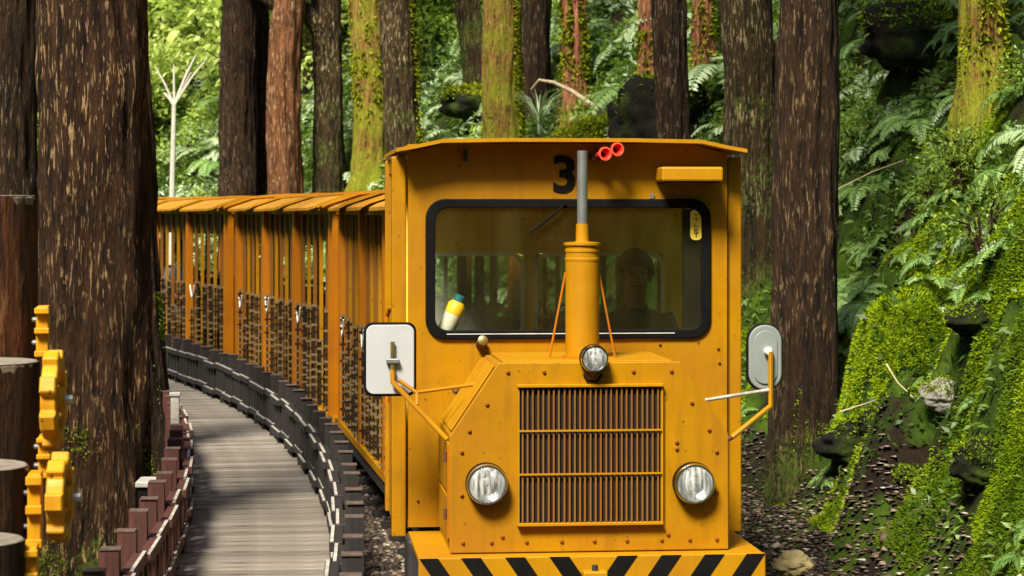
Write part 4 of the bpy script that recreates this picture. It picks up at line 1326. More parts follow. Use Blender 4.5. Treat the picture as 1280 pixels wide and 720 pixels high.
def bracket(px, py0, py1, d, w, label, notch=True):
    a, b = at(px, py0, d), at(px, py1, d)
    g = empty('yellow_bracket', (a.x, d, b.z), 0.15, label, 'bracket')
    h = a.z - b.z
    MB().box(-w / 2, w / 2, -0.02, 0.10, 0, h).build('plate', M['gear_y'], g, bevel=0.004)
    for fz in (0.12, 0.55, 0.92):
        MB().box(-w / 2 - 0.004, w / 2 + 0.004, -0.045, -0.0202, h * fz - 0.05 * h, h * fz + 0.06 * h).build('tooth', M['gear_y'], g, bevel=0.003)
    for fz in (0.32, 0.75):
        MB().lathe([(0.008, 0), (0.009, 0.012), (0.005, 0.016)], (-w / 2, 0.02, h * fz), (-1, 0, 0), 8).build('screw', M['steel'], g)


bracket(53, 383, 450, 7.5, 0.040, 'short yellow notched bracket fixed to the tallest log post')
bracket(43, 592, 690, 6.75, 0.040, 'long yellow notched bracket fixed to the third log post')
bracket(37, 684, 760, 6.45, 0.042, 'lowest yellow notched bracket fixed to the shortest log post')
bracket(55, 545, 600, 7.1, 0.035, 'small yellow notched bracket between the two cog wheels')


# ------------------------------------------------------------------ vegetation builders
def inview(x, y, z, m=60):
    px = 640 + F_PX * x / y
    py = HORIZON + F_PX * (EYE - z) / y
    return (px > -m) & (px < 1280 + m) & (py > -m) & (py < 720 + m) & (y > 5)


def crown_mesh(seed, h=8.0, r0=1.7, n_br=50, leaf_len=0.30, lm='leaf_crown'):
    r = np.random.default_rng(seed)
    P, D, Nn, T = [], [], [], []
    mb = MB()
    for k in range(n_br):
        t = (k + r.uniform(0, 1)) / n_br
        z = h * t
        ln = r0 * (1 - t) ** 0.7 * r.uniform(0.55, 1.1) + 0.25
        a = r.uniform(0, 2 * PI)
        dv = np.array([math.cos(a), math.sin(a), 0.10])
        base = np.array([0, 0, z])
        droop = r.uniform(0.15, 0.35)
        tip = base + dv * ln - np.array([0, 0, droop * ln])
        mb.tube([base, base + dv * ln * 0.5, tip], [0.045 * (1 - t) + 0.012, 0.02, 0.006], 5, cap=False)
        m = int(14 + 26 * ln / r0)
        u = r.uniform(0.15, 1.0, m)
        pos = base + dv * (ln * u)[:, None] - np.array([0, 0, 1]) * (droop * ln * u ** 2)[:, None]
        pos = pos + r.normal(0, 0.10, (m, 3))
        d = dv * 0.5 + r.normal(0, 0.7, (m, 3)); d[:, 2] -= 0.35
        P.append(pos); D.append(d); T.append(np.clip(r.normal(0.45, 0.22, m), 0, 1))
    P = np.concatenate(P); D = np.concatenate(D); T = np.concatenate(T)
    # three needles sprays per point
    P3 = np.repeat(P, 3, 0) + r.normal(0, 0.06, (len(P) * 3, 3)); D3 = np.repeat(D, 3, 0) + r.normal(0, 0.5, (len(P) * 3, 3)); T3 = np.repeat(T, 3)
    v, q = leaves(P3, D3, r.normal(0, 1, (len(P3), 3)) + np.array([0, 0, 1.0]), r.uniform(0.6, 1.3, len(P3)) * leaf_len, r.uniform(0.35, 0.6, len(P3)) * leaf_len * 0.5)
    return np_mesh('crown', v, q, M[lm], T3), mb.mesh('branches', M['bark_dark'])


CROWNS = [crown_mesh(21), crown_mesh(22, 7.0, 1.5, 42), crown_mesh(23, 9.0, 1.9, 55)]

CROWNS_BIG = [crown_mesh(24, 11.0, 3.0, 110, 0.42, 'leaf_mid'), crown_mesh(25, 10.0, 2.7, 100, 0.42, 'leaf_mid')]  # crowns of the added unseen cedars, leaves lightened for windscreen reflections


def trunk_mesh(r0, H, lean, seed, mat, flare=0.45, seen=6.0, bumpy=0.05):
    n = 56
    hs = np.concatenate([np.linspace(-0.35, seen, int((seen + 0.35) / 0.055)), np.linspace(seen + 0.6, H, 14)])
    A = np.linspace(0, 2 * PI, n, endpoint=False)
    AA, HH = np.meshgrid(A, hs)
    ca, sa = np.cos(AA), np.sin(AA)
    rad = r0 * (1 - HH / (H * 1.35))
    hh = np.clip(HH, 0, None)
    lob = 1 + 0.35 * np.sin(AA * 5 + seed) * np.exp(-hh / 0.35)
    rad = rad * (1 + flare * np.exp(-hh / 0.30) * lob)
    # long vertical bark plates
    ridge = 1 - np.abs(vnoise(ca * r0 * 26 + seed * 7, sa * r0 * 26, HH * 1.6, seed)) * 2
    ridge2 = vnoise(ca * r0 * 60, sa * r0 * 60 + seed, HH * 3.5, seed + 3)
    lump = fbm(ca * 1.6 + seed, sa * 1.6, HH * 0.55, 3, seed + 8)
    rad = rad * (1 + bumpy * lump) + 0.026 * ridge + 0.012 * ridge2
    wobx = 0.03 * vnoise(HH * 0.35, seed, 0, 4) ; woby = 0.03 * vnoise(HH * 0.35, seed + 9, 0, 5)
    v = np.stack([rad * ca + lean[0] * HH + wobx * hh, rad * sa + lean[1] * HH + woby * hh, HH], -1).reshape(-1, 3)
    m = len(hs)
    I = np.arange(n * m).reshape(m, n)
    q = np.stack([I[:-1], np.roll(I[:-1], -1, 1), np.roll(I[1:], -1, 1), I[1:]], -1).reshape(-1, 4)
    return np_mesh('trunk', v, q, M[mat], smooth=True)


def moss_sleeve(g, r0, tseed, seed, z0, z1, a0, a1, n, mat='moss_lime', size=0.05, ln_=0.0):
    """patch of moss tufts growing on one side of a trunk"""
    r = np.random.default_rng(seed)
    a = r.uniform(a0, a1, n); z = r.uniform(z0, z1, n)
    keep = vnoise(np.cos(a) * 3, np.sin(a) * 3, z * 2.2, seed) > r.uniform(-0.35, 0.75, n)
    a, z = a[keep], z[keep]
    n = len(a)
    rr = r0 * (1 - z / 20) * 1.02 + 0.004
    wx = 0.03 * vnoise(z * 0.35, tseed, 0, 4) * np.clip(z, 0, None); wy = 0.03 * vnoise(z * 0.35, tseed + 9, 0, 5) * np.clip(z, 0, None)
    wx = wx + ln_ * z
    P = np.stack([rr * np.cos(a) + wx, rr * np.sin(a) + wy, z], 1)
    D = np.stack([np.cos(a), np.sin(a), r.normal(-0.5, 0.5, n)], 1) + r.normal(0, 0.45, (n, 3))
    v, q = leaves(P, D, r.normal(0, 1, (n, 3)), size * r.uniform(0.5, 1.3, n), size * 0.5 * r.uniform(0.5, 1.2, n))
    o = obj('moss', np_mesh('moss', v, q, M[mat], r.uniform(0, 1, n)), g)
    tag(o, kind='stuff')


def tree(px0, px1, pyref, d, mat, label, lean=0.0, H=24, seed=1, moss=None, crown=0, zb=None, flare=0.45, bumpy=0.12, low_crown=False):
    """trunk between two pixel columns at row pyref, standing on the ground at depth d"""
    r0 = (px1 - px0) / 2 * d / F_PX
    ref = at((px0 + px1) / 2, pyref, d)
    x = ref.x
    for _ in range(3):
        z = tz(x, d) if zb is None else zb
        x = ref.x - lean * (ref.z - z)
    r0 = r0 / (1 - max(0, ref.z - z) / (H * 1.35))
    g = empty('cedar_tree', (x, d, z), 0, label, 'tree')
    seen = max(1.5, EYE + 300 * d / F_PX - z + 0.6)
    obj('trunk', trunk_mesh(r0, H, (lean, 0), seed, mat, flare, seen, bumpy), g)
    zc = max(seen + 6.0, 14.0)
    cm, bm_ = CROWNS[crown % 3]
    cs = 0.62 if d < 22 else 1.0
    if low_crown:  # crown above the view enlarged and lowered to shade the bank
        cs, zc = 1.0, seen + 2.2
    o = obj('branches', bm_, g); o.location = (lean * zc, 0, zc); o.rotation_euler = (0, 0, seed); o.scale = (cs, cs, cs)
    o = obj('crown', cm, g); o.location = (lean * zc, 0, zc); o.rotation_euler = (0, 0, seed); o.scale = (cs, cs, cs)
    if moss:
        for q in moss:
            moss_sleeve(g, r0, seed, seed * 3 + int(q[0] * 10), *q, ln_=lean)
    return g




def ground_depth(px, py):
    """depth at which the ground shows under a pixel"""
    d = np.arange(12, 45, 0.05)
    hit = terrain((px - 640) * d / F_PX, d) > EYE - (py - HORIZON) * d / F_PX
    return float(d[np.argmax(hit)])


tree(48, 177, 150, 12.8, 'bark_brown', 'thick brown cedar trunk with pale flecked bark beside the cog wheels', seed=1, crown=2, flare=0.10,
     moss=[(0.0, 0.9, -PI, 0.2, 9000, 'moss_leaf', 0.018)])
tree(150, 205, 440, 17.0, 'bark_dark', 'dark trunk with green moss low down behind the red brown fence', lean=-0.085, seed=2, crown=1, flare=0.15,
     moss=[(0.1, 1.5, -PI * 0.7, 0.3, 9000, 'moss_leaf', 0.026)])
tree(-12, 46, 120, 16.0, 'bark_dark', 'nearly black trunk behind the tallest log post', seed=3, crown=0)
tree(275, 318, 120, 33.0, 'bark_dark', 'straight dark trunk right of the pale sapling behind the carriages', seed=4, crown=1)
tree(316, 337, 120, 33.5, 'bark_dark', 'slim dark trunk close against a brown flecked one', seed=5, crown=1)
tree(338, 376, 120, 32.5, 'bark_rust', 'reddish brown trunk between slim dark trunk and a twisted branch', seed=6, crown=0)
t4 = tree(396, 430, 120, 33.0, 'bark_lichen', 'twisted mossy trunk with a limb arching to its left neighbour', seed=7, crown=2, bumpy=0.22)
tree(444, 484, 120, 32.5, 'bark_moss', 'yellow green mossy trunk above the first carriage roofs', seed=8, crown=1,
     moss=[(1.0, 6.0, -PI, 0, 3000, 'moss_lime', 0.07)])
tree(484, 526, 100, 30.0, 'bark_lichen', 'dark trunk with a strip of bright moss beside the cab roof', seed=9, crown=0,
     moss=[(0.3, 5.5, -0.75, 0.35, 4500, 'moss_lime', 0.06)])
tree(577, 606, 40, 31.5, 'bark_lichen', 'slim leaning trunk partly behind a mossy brown one', lean=-0.10, seed=10, crown=1)
tree(609, 655, 80, 27.0, 'bark_moss', 'brown trunk with yellow moss right behind the cab roof', seed=11, crown=2,
     moss=[(0.2, 3.6, -0.95, 0.3, 4500, 'moss_lime', 0.05)])
tree(656, 688, 60, 29.0, 'bark_dark', 'dark trunk above the fallen pale branch', seed=12, crown=0)
tree(704, 732, 60, ground_depth(718, 150), 'bark_red', 'slender red brown trunk with lime moss at its foot', seed=13, crown=1,
     moss=[(0.0, 1.6, -PI, 0.3, 3000, 'moss_lime', 0.08)])
tree(801, 828, 40, ground_depth(815, 125), 'bark_red', 'pinkish red trunk rising behind the dark mossy boulder', seed=14, crown=2,
     moss=[(0.0, 0.8, -PI, 0.3, 1600, 'moss_lime', 0.08)])
tree(829, 866, 80, 20.0, 'bark_dark', 'dark trunk standing in front of the black mossy boulder', seed=15, crown=1)
tree(866, 889, 50, ground_depth(877, 140), 'bark_red', 'red trunk with hanging moss right of the black boulder', seed=16, crown=0,
     moss=[(0.0, 3.0, -PI, 0.3, 3000, 'moss_lime', 0.07)])
tree(909, 969, 120, 19.0, 'bark_lichen', 'dark lichen flecked trunk close to the corner of the cab', seed=17, crown=2, low_crown=True)
tree(968, 1040, 200, 15.0, 'bark_umber', 'tall brown trunk rooted beside the round grey mirror', seed=18, crown=0, low_crown=True, flare=0.12,
     moss=[(0.0, 0.5, -PI, 0.2, 6000, 'moss_leaf', 0.018)])
tree(1206, 1256, 70, ground_depth(1231, 150), 'bark_moss', 'mossy yellow green trunk high on the fern bank', seed=19, crown=1,
     moss=[(0.0, 2.5, -PI, 0.2, 4500, 'moss_lime', 0.055)])
# the arching limb of the twisted trunk
lm = MB()
a0 = at(412, 60, 33.0) - Vector(t4.location)
pth = [a0 + Vector((0, 0, -0.5)), a0 + Vector((-0.1, -0.1, 0.2)), a0 + Vector((-0.35, -0.2, 0.55)), a0 + Vector((-0.8, -0.3, 0.62)), a0 + Vector((-1.2, -0.4, 0.9))]
lm.tube(pth, [0.16, 0.15, 0.13, 0.10, 0.07], 12).build('limb', M['bark_lichen'], t4, smooth=True)


# ---- ferns
def fern_mesh(seed, n_fr, L, mat='leaf_fern', name='fern'):
    r = np.random.default_rng(seed)
    parts = []
    for k in range(n_fr):
        a = 2 * PI * k / n_fr + r.normal(0, 0.3)
        ln = L * r.uniform(0.65, 1.15)
        up = r.uniform(0.5, 1.1)
        m = 20
        t = np.linspace(0.08, 1, m)
        rad = ln * (t * 0.95)
        z = ln * (up * t - (up + 0.15) * t ** 2 * 0.85)
        side = r.normal(0, 0.12)
        cx = np.cos(a + side * t) * rad; cy = np.sin(a + side * t) * rad
        C = np.stack([cx, cy, z], 1)
        tan = np.gradient(C, axis=0); tan = unit(tan)
        S = unit(np.cross(tan, np.array([0, 0, 1.0])))
        Nn = np.cross(S, tan)
        w = ln * 0.30 * np.sin(np.clip(t * 1.05, 0, 1) ** 0.6 * PI * 0.93) + 0.01
        for sg in (-1, 1):
            D = S * sg + tan * 0.45 - Nn * 0.18 + r.normal(0, 0.06, (m, 3))
            v, q = leaves(C, D, Nn, w * r.uniform(0.85, 1.1, m), np.full(m, ln * 0.052), 0.15)
            tt = np.clip(0.35 + 0.35 * t + r.normal(0, 0.1) + r.normal(0, 0.06, m), 0, 1)
            parts.append((v, q, tt))
        # rachis as a thin folded strip
        W = 0.004
        v = np.concatenate([C + S * W, C - S * W]); I = np.arange(m - 1)
        parts.append((v, np.stack([I, I + 1, I + 1 + m, I + m], 1), np.full(m - 1, 0.2)))
    v, q, t = join_np(parts)
    return np_mesh(name, v, q, M[mat], t)


FERNS = [fern_mesh(30 + k, 7 + k % 4, 0.42 + 0.05 * k) for k in range(5)]
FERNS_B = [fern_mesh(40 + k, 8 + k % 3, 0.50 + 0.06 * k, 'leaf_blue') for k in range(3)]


def scatter(n, s0, s1, y0, y1, seed, m=60, xr=(-14, 9)):
    r = np.random.default_rng(seed)
    out_x, out_y = [], []
    tot = 0
    while tot < n:
        x, y = r.uniform(*xr, n * 6), r.uniform(y0, y1, n * 6)
        s = sdist(x, y); z = terrain(x, y)
        k = (s > s0) & (s < s1) & inview(x, y, z + 0.15, m)
        out_x.append(x[k]); out_y.append(y[k]); tot += int(k.sum())
        if len(out_x) > 60: break
    x, y = np.concatenate(out_x)[:n], np.concatenate(out_y)[:n]
    return x, y, terrain(x, y)


def ground_normal(x, y):
    e = 0.15
    dx = (tz(x + e, y) - tz(x - e, y)) / (2 * e); dy = (tz(x, y + e) - tz(x, y - e)) / (2 * e)
    return Vector((-dx, -dy, 1)).normalized()


rf = random.Random(5)
# feathery ferns high on the bank
fx, fy, fz = scatter(165, 2.7, 9.0, 11, 27, 51)
for x, y, z in zip(fx, fy, fz):
    px, py = 640 + F_PX * x / y, HORIZON + F_PX * (EYE - z) / y
    if py > 420 and rf.random() < 0.75: continue
    o = obj('fern', rf.choice(FERNS if rf.random() < 0.7 else FERNS_B))
    o.location = (x, y, z - 0.02)
    nrm = ground_normal(x, y)
    q = Vector((0, 0, 1)).lerp(nrm, 0.55).to_track_quat('Z', 'Y').to_euler(); q.rotate_axis('Z', rf.uniform(0, 6.28))
    o.rotation_euler = q
    k = rf.uniform(0.45, 0.85); o.scale = (k, k, k)
    tag(o, 'green fern with feathery fronds growing on the steep bank', 'fern', 'ferns on the bank beside the track')
# smaller ferns between the moss lower down
fx, fy, fz = scatter(30, 2.1, 3.4, 10.5, 18, 58, xr=(1, 6))
for x, y, z in zip(fx, fy, fz):
    o = obj('fern', rf.choice(FERNS))
    o.location = (x, y, z - 0.02)
    q = Vector((0, 0, 1)).lerp(ground_normal(x, y), 0.6).to_track_quat('Z', 'Y').to_euler(); q.rotate_axis('Z', rf.uniform(0, 6.28))
    o.rotation_euler = q
    k = rf.uniform(0.22, 0.42); o.scale = (k, k, k)
    tag(o, 'small fern sprouting from the moss at the foot of the bank', 'fern', 'small ferns low on the bank')
# paler ferns behind the train
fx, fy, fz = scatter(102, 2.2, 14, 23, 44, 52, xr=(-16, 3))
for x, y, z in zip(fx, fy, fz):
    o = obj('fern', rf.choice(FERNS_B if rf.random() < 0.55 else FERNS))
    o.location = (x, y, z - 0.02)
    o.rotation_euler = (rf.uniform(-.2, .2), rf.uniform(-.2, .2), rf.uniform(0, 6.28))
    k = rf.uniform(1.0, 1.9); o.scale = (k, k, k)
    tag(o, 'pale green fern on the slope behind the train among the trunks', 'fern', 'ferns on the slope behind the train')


# the many further ferns that merge into one cover
def fern_cover(name, label, n, s0, s1, y0, y1, seed, k0, k1, xr, mat):
    x, y, z = scatter(n, s0, s1, y0, y1, seed, xr=xr)
    r = np.random.default_rng(seed)
    src = []
    for me in (FERNS[0], FERNS[2], FERNS[3]):
        v = np.empty(len(me.vertices) * 3, np.float32); me.vertices.foreach_get('co', v)
        q = np.empty(len(me.loops), np.int32); me.loops.foreach_get('vertex_index', q)
        t = np.empty(len(me.polygons), np.float32); me.attributes['tint'].data.foreach_get('value', t)
        src.append((v.reshape(-1, 3), q.reshape(-1, 4), t))
    parts = []
    for i in range(len(x)):
        v, q, t = src[i % 3]
        nr = Vector((0, 0, 1)).lerp(ground_normal(x[i], y[i]), 0.55)
        m = (nr.to_track_quat('Z', 'Y').to_matrix() @ Matrix.Rotation(r.uniform(0, 6.28), 3, 'Z')) * float(r.uniform(k0, k1))
        parts.append((v @ np.array(m).T + np.array([x[i], y[i], z[i] - 0.02]), q, np.clip(t + r.normal(0, 0.15), 0, 1)))
    v, q, t = join_np(parts)
    return tag(obj(name, np_mesh(name, v, q, M[mat], t)), label, 'ferns', kind='stuff')


fern_cover('fern_cover', 'dense cover of small ferns high on the bank', 330, 2.8, 9, 11, 26, 131, 0.35, 0.75, (0.5, 9), 'leaf_fern')
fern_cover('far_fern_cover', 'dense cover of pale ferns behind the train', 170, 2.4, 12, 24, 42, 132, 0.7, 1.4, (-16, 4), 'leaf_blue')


# ---- leafy shrubs
def shrub_mesh(seed, h, r0, n, mat, ll):
    r = np.random.default_rng(seed)
    nc = 26
    cz = r.uniform(0.15, 1, nc) * h
    ca = r.uniform(0, 2 * PI, nc); cr = r0 * np.sqrt(r.uniform(0.05, 1, nc)) * (1 - 0.45 * cz / h)
    Cc = np.stack([cr * np.cos(ca), cr * np.sin(ca), cz], 1)
    w = r.integers(0, nc, n)
    P = Cc[w] + r.normal(0, 1, (n, 3)) * np.array([0.20, 0.20, 0.11]) * r0 * 0.9
    D = unit(P - np.array([0, 0, h * 0.3])) + r.normal(0, 0.6, (n, 3)); D[:, 2] -= 0.15
    Nn = np.array([0, 0, 1.0]) + r.normal(0, 0.5, (n, 3))
    v, q = leaves(P, D, Nn, ll * r.uniform(0.6, 1.3, n), ll * 0.45 * r.uniform(0.7, 1.2, n))
    tt = np.clip(r.uniform(0, 0.6, n) + 0.35 * r.uniform(0, 1, nc)[w], 0, 1)
    mb = MB()
    for k in range(0, nc, 2):
        c = Vector(Cc[k])
        mb.tube([(0, 0, -0.1), c * 0.5 + Vector((0, 0, 0.1)), c], [0.016, 0.010, 0.004], 5, cap=False)
    return np_mesh('foliage', v, q, M[mat], tt), mb.mesh('stems', M['bark_dark'])


SH_B = [shrub_mesh(60 + k, 1.5 + 0.4 * k, 0.75 + 0.12 * k, 1500, 'leaf_sunlit', 0.13) for k in range(3)]
SH_M = [shrub_mesh(70 + k, 1.2 + 0.3 * k, 0.65, 1300, 'leaf_mid', 0.11) for k in range(3)]
SH_S = [shrub_mesh(80 + k, 0.45, 0.35, 500, 'leaf_mid', 0.05) for k in range(3)]


def shrub(meshes, x, y, z, sc, label, group):
    g = empty('shrub', (x, y, z), rf.uniform(0, 6.28), label, 'shrub', group)
    g.scale = (sc, sc, sc * rf.uniform(0.85, 1.2))
    fm, sm = rf.choice(meshes)
    obj('foliage', fm, g); obj('stems', sm, g)


fx, fy, fz = scatter(60, 4.0, 18, 37, 54, 53, xr=(-24, -1))
for x, y, z in zip(fx, fy, fz):
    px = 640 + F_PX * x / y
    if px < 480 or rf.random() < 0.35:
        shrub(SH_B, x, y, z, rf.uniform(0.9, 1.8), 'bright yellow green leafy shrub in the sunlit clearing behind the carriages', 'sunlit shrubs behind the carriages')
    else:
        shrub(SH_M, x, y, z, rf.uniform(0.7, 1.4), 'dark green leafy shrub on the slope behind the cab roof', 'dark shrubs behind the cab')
fx, fy, fz = scatter(40, 5, 16, 34, 46, 54, xr=(-3, 9))
for x, y, z in zip(fx, fy, fz):
    shrub(SH_M, x, y, z, rf.uniform(0.6, 1.3), 'dark green leafy shrub on the slope behind the cab roof', 'dark shrubs behind the cab')
fx, fy, fz = scatter(20, 2.7, 6.5, 9.5, 22, 55)
for x, y, z in zip(fx, fy, fz):
    shrub(SH_S, x, y, z, rf.uniform(0.5, 1.0), 'small leafy plant growing among moss on the steep bank', 'small plants on the bank')


# ---- undergrowth and moss nobody could count
def carpet(name, label, n, s0, s1, y0, y1, seed, mat, ll, ww, lift, xr=(-14, 9), gap=0.0, m=60, upb=1.0, cl=1.4):
    r = np.random.default_rng(seed)
    X_, Y_ = [], []
    tot = 0
    for _ in range(40):
        x, y = r.uniform(*xr, n * 3), r.uniform(y0, y1, n * 3)
        s = sdist(x, y)
        k = (s > s0) & (s < s1)
        x, y = x[k], y[k]
        z = terrain(x, y)
        k = inview(x, y, z, m) & (fbm(x * cl, y * cl, 0, 3, seed) > gap + r.normal(0, 0.12, len(x)))
        X_.append(x[k]); Y_.append(y[k]); tot += int(k.sum())
        if tot > n: break
    x, y = np.concatenate(X_)[:n], np.concatenate(Y_)[:n]
    n = len(x)
    z = terrain(x, y)
    P = np.stack([x, y, z + r.uniform(0, 1, n) ** 2 * lift], 1)
    e = 0.1
    G = np.stack([-(terrain(x + e, y) - z) / e, -(terrain(x, y + e) - z) / e, np.ones(n)], 1)
    G = unit(G)
    D = G * upb + r.normal(0, 0.6, (n, 3)); D[:, 2] -= 0.15
    v, q = leaves(P, D, r.normal(0, 0.6, (n, 3)) + np.array([0, -0.3, 0.6]), ll * r.uniform(0.5, 1.4, n), ww * r.uniform(0.6, 1.3, n))
    t = np.clip(0.42 + 0.8 * fbm(x * 1.3, y * 1.3, 0, 3, seed + 1) + r.normal(0, 0.15, n), 0, 1)
    o = obj(name, np_mesh(name, v, q, M[mat], t))
    return tag(o, label, name.replace('_', ' '), kind='stuff')


carpet('moss', 'soft bright green moss covering the steep bank beside the track', 330000, 1.9, 5.5, 8.5, 20, 91, 'moss_leaf', 0.026, 0.011, 0.02, gap=0.0, cl=1.3, xr=(0.5, 8))
carpet('creeping_plants', 'small creeping leaves covering the fern bank', 15000, 3.2, 9, 9.5, 28, 92, 'leaf_bank_shaded', 0.08, 0.034, 0.22, gap=0.05, upb=0.4, xr=(0, 9))
for k_, (mx, my, ma, mr) in enumerate(MOUNDS[:3]):
    carpet('moss_cushion', ['thick bright moss cushion high at the edge of the bank', 'thick bright moss cushion low at the edge of the bank', 'narrow bright moss cushion in the middle of the bank'][k_],
           42000, 1.9, 6, my - mr * 1.35, my + mr * 1.1, 140 + k_, 'moss_cushion', 0.026, 0.011, 0.03, gap=-0.06, xr=(mx - mr * 1.0, mx + mr * 1.0), m=160, cl=3.2)
carpet('low_leaves', 'scattered small leaves among the moss low on the bank', 3500, 2.0, 3.6, 9, 20, 95, 'leaf_bank_shaded', 0.065, 0.024, 0.10, gap=0.15, upb=0.5, xr=(0.5, 8), cl=2.2)
carpet('undergrowth', 'leafy undergrowth covering the slope behind the train', 95000, 2.0, 18, 24, 50, 93, 'leaf_mid', 0.115, 0.048, 0.40, gap=-0.35, upb=0.4, xr=(-24, 9))
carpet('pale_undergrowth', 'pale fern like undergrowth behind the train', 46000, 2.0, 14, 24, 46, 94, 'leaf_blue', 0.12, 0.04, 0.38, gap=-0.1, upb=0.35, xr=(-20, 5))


def foliage_mass(name, label, n, box, seed, mat, ll, clump=0.5):
    """distant leaf mass: box = px range, py range, depth range"""
    r = np.random.default_rng(seed)
    nc = n // 45
    cx = r.uniform(*box[0], nc); cy = r.uniform(*box[1], nc); d = r.uniform(*box[2], nc)
    C = np.stack([(cx - 640) * d / F_PX, d, EYE - (cy - HORIZON) * d / F_PX], 1)
    C[:, 2] = np.maximum(C[:, 2], terrain(C[:, 0], C[:, 1]))
    w = r.integers(0, nc, n)
    P = C[w] + r.normal(0, 1, (n, 3)) * np.array([clump, clump, clump * 0.45])
    D = r.normal(0, 1, (n, 3)); D[:, 2] -= 0.3
    v, q = leaves(P, D, np.array([-0.15, -0.75, 0.8]) + r.normal(0, 0.45, (n, 3)), ll * r.uniform(0.6, 1.3, n), ll * 0.42 * r.uniform(0.7, 1.2, n))
    t = np.clip(0.2 + 0.6 * r.uniform(0, 1, nc)[w] + r.normal(0, 0.15, n), 0, 1)
    o = obj(name, np_mesh(name, v, q, M[mat], t))
    return tag(o, label, 'foliage', kind='stuff')


foliage_mass('far_sunlit_foliage', 'sunlit mass of far leaves seen between the trunks above the carriages', 26000, ((130, 520), (-60, 240), (42, 54)), 101, 'leaf_sunlit', 0.24, 0.6)
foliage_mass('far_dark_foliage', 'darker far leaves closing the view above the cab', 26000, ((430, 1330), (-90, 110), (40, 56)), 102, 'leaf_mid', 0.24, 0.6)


# ---- boulders
def boulder(px, py, d, r, sx, sz, label, mat, seed, tuft='moss_leaf', n=5000, size=0.04, cover=0.25, name='mossy_boulder'):
    p = at(px, py, d)
    g = empty(name, (p.x, d, p.z), 0, label, 'boulder')
    bm_ = bmesh.new(); bmesh.ops.create_icosphere(bm_, subdivisions=5, radius=1)
    co = np.array([v.co[:] for v in bm_.verts])
    k = 1 + 0.36 * fbm(co[:, 0] * 1.2 + seed, co[:, 1] * 1.2, co[:, 2] * 1.2, 4, seed) + 0.03 * fbm(co[:, 0] * 9, co[:, 1] * 9, co[:, 2] * 9, 2, seed)
    co2 = co * k[:, None] * np.array([r * sx, r, r * sz])
    for v, c_ in zip(bm_.verts, co2): v.co = c_
    me = bpy.data.meshes.new('rock'); bm_.to_mesh(me); bm_.free(); me.shade_smooth(); me.materials.append(M[mat])
    obj('rock', me, g)
    rr = np.random.default_rng(seed)
    pick = rr.integers(0, len(co2), n)
    nn = unit(co[pick])
    keep = (nn[:, 2] > cover + rr.normal(0, 0.12, n))
    pick, nn = pick[keep], nn[keep]; n = len(pick)
    P = co2[pick] + rr.normal(0, 0.012, (n, 3))
    D = nn + rr.normal(0, 0.55, (n, 3)); D[:, 2] -= 0.3
    v, q = leaves(P, D, rr.normal(0, 1, (n, 3)), size * rr.uniform(0.5, 1.3, n), size * 0.42 * rr.uniform(0.6, 1.2, n))
    o = obj('moss', np_mesh('moss', v, q, M[tuft], rr.uniform(0, 1, n)), g); tag(o, kind='stuff')
    return g


boulder(822, 165, 24.0, 0.60, 0.92, 0.95, 'black mossy boulder behind the cab roof', 'rock_dark', 3, n=2500, size=0.06, cover=0.6)
boulder(738, 178, 25.0, 0.34, 1.2, 0.75, 'low mound of lime green moss behind the cab roof', 'rock_moss', 4, tuft='moss_lime', n=9000, size=0.05, cover=-0.4)
boulder(1150, 50, ground_depth(1150, 70), 0.42, 1.1, 0.75, 'dark overhanging rock high on the fern bank', 'rock_dark', 5, n=3500, size=0.05, cover=0.3)
boulder(585, 128, 31.0, 0.34, 1.2, 0.7, 'small dark rock with mossy top between trunks', 'rock_dark', 6, tuft='moss_lime', n=3000, size=0.07, cover=0.3)
boulder(1075, 560, 14.2, 0.22, 1.0, 0.7, 'dark stone half buried beside the tall brown trunk', 'rock_dark', 8, n=1500, size=0.035, cover=0.5)
r_b = random.Random(12)
for k, (px, py, d, rr_, lab) in enumerate(((1105, 520, 13.9, 0.16, 'dark wet stone under a mossy hump of the bank'), (1190, 520, 12.9, 0.15, 'angular pale grey stone showing through the moss'),
                                           (1245, 660, 11.6, 0.20, 'dark stone at the right foot of the bank'), (1150, 655, 12.9, 0.13, 'small dark stone above the dead leaves'),
                                           (1235, 505, 12.7, 0.22, 'dark hollowed stone below the thick moss cap'), (1180, 415, 14.6, 0.20, 'mossy dark stone near the top of the moss'))):
    x = (px - 640) * d / F_PX
    boulder(px, HORIZON + F_PX * (EYE - tz(x, d) + rr_ * 0.80) / d, d, rr_ * 0.8, 1.25, 0.7, lab, 'rock_dark' if k != 1 else 'grey_stone', 20 + k, n=3500, size=0.022, cover=0.25, name='bank_stone')
boulder(990, 706, 12.3, 0.085, 1.2, 0.7, 'pale ochre stone among the dead leaves', 'ochre', 9, n=20, size=0.01, cover=0.9, name='pale_stone') if M.setdefault('ochre', plain('ochre_stone', (0.38, 0.30, 0.13), 0.85, var=0.3)) else None

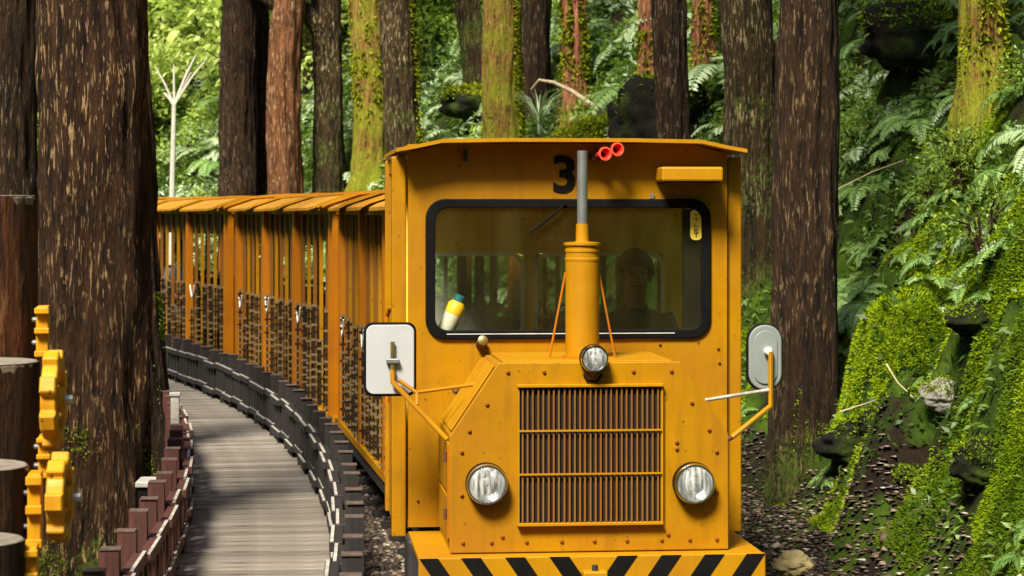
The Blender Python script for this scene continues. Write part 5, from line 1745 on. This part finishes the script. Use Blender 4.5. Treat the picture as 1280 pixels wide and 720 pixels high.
# ---- grass tuft, fallen branch, sapling, dead twigs
r = np.random.default_rng(77)
p = at(674, 168, 26.0)
g = empty('grass_tuft', (p.x, 26.0, p.z), 0, 'tuft of long pale grass blades behind the cab roof', 'grass tuft')
n = 60
aa = r.uniform(0, 2 * PI, n); ln = r.uniform(0.35, 0.75, n)
parts = []
for seg in range(3):
    t0, t1 = seg / 3, (seg + 1) / 3
    def pt(t): return np.stack([np.cos(aa) * ln * t * t * 0.6, np.sin(aa) * ln * t * t * 0.6, ln * (t - 0.25 * t ** 3)], 1)
    A_, B_ = pt(t0), pt(t1); S_ = np.stack([-np.sin(aa), np.cos(aa), 0 * aa], 1)
    w0, w1 = 0.014 * (1 - t0 * 0.8), 0.014 * (1 - t1 * 0.95)
    v = np.stack([A_ + S_ * w0, A_ - S_ * w0, B_ - S_ * w1, B_ + S_ * w1], 1).reshape(-1, 3)
    parts.append((v, np.arange(4 * n).reshape(n, 4), r.uniform(0.4, 1, n)))
v, q, t = join_np(parts)
obj('blades', np_mesh('blades', v, q, M['leaf_blue'], t), g)


def stick(name, pts, r0, label, mat='branch', cat='branch', group=None):
    P = [at(*q) for q in pts]
    mb = MB().tube([q - P[0] for q in P], [r0 * (1 - 0.65 * k / (len(P) - 1)) for k in range(len(P))], 7)
    o = mb.build(name, M[mat], smooth=True)
    o.location = P[0]
    return tag(o, label, cat, group)


stick('fallen_branch', [(760, 146, 26.4), (738, 130, 26.5), (715, 114, 26.6), (692, 103, 26.7), (674, 100, 26.8), (664, 112, 26.9)], 0.035, 'pale bare branch arching over the slope behind the cab')
stick('fallen_branch', [(770, 122, 27.4), (745, 117, 27.5), (728, 122, 27.6)], 0.03, 'short bare branch lying left of the black boulder')
for k, pts in enumerate(([(1108, 455, 13.6), (1122, 478, 13.5), (1150, 505, 13.3)], [(1128, 370, 14.5), (1145, 395, 14.4), (1156, 430, 14.2)],
                         [(1050, 515, 14.0), (1095, 500, 13.9)], [(1040, 240, 17.5), (1090, 215, 17.4), (1130, 200, 17.4)], [(1170, 330, 15.5), (1215, 300, 15.4), (1260, 275, 15.4)])):
    stick('dead_twig', pts, 0.006, 'thin dead twig lying on the mossy bank', cat='twig', group='dead twigs on the bank')

p = at(214, 250, 36.0)
g = empty('sapling', (p.x, 36.0, tz(p.x, 36.0)), 0, 'slender pale sapling with bare forked branches above the carriages', 'sapling')
zt_ = at(214, 130, 36).z - g.location.z
mb = MB().tube([(0, 0, -0.1), (0.02, 0, zt_ * 0.6), (0.05, 0, zt_)], [0.05, 0.045, 0.035], 8)
mb.build('trunk', M['twig_pale'], g, smooth=True)
sc_ = 36 / F_PX
for bx, bz, r1 in ((-14, 14, 0.03), (20, 40, 0.032), (26, 62, 0.026), (-2, 50, 0.02), (-26, 48, 0.02), (40, 58, 0.02)):
    MB().tube([(0.05, 0, zt_ - 0.02), (0.05 + bx * sc_ * 0.5, 0.05, zt_ + bz * sc_ * 0.55), (0.05 + bx * sc_, 0.1, zt_ + bz * sc_)], [r1, r1 * 0.8, r1 * 0.4], 6).build('branch', M['twig_pale'], g, smooth=True)

# ---- unseen trees added beside and behind the camera to cut skylight and fill reflections
ring = [(-7.5, 3.5), (-9.5, 9), (-8.0, 15), (-11, 20), (-5.5, -4), (-1.5, -8), (3.0, -6), (6.5, -3), (7.5, 3), (9.5, 8), (-10, -2), (5, -11), (-5, -12), (11, 0), (0, -14), (-14, 12), (10, -8), (-9, -9)]
for k, (x, y) in enumerate(ring):
    g = empty('cedar_tree', (x, y, tz(x, y)), 0, 'unseen cedar tree added around the camera to cut skylight, with dense low crown', 'tree', 'unseen cedars added to cut skylight')
    obj('trunk', RT, g) if k else None
    if not k:
        RT = trunk_mesh(0.28, 15, (0, 0), 33, 'bark_dark', 0.3, 3.0)
        obj('trunk', RT, g)
    cm, bm_ = CROWNS_BIG[k % 2]
    o = obj('branches', bm_, g); o.location = (0, 0, 2.6); o.rotation_euler = (0, 0, k)
    o = obj('crown', cm, g); o.location = (0, 0, 2.6); o.rotation_euler = (0, 0, k)
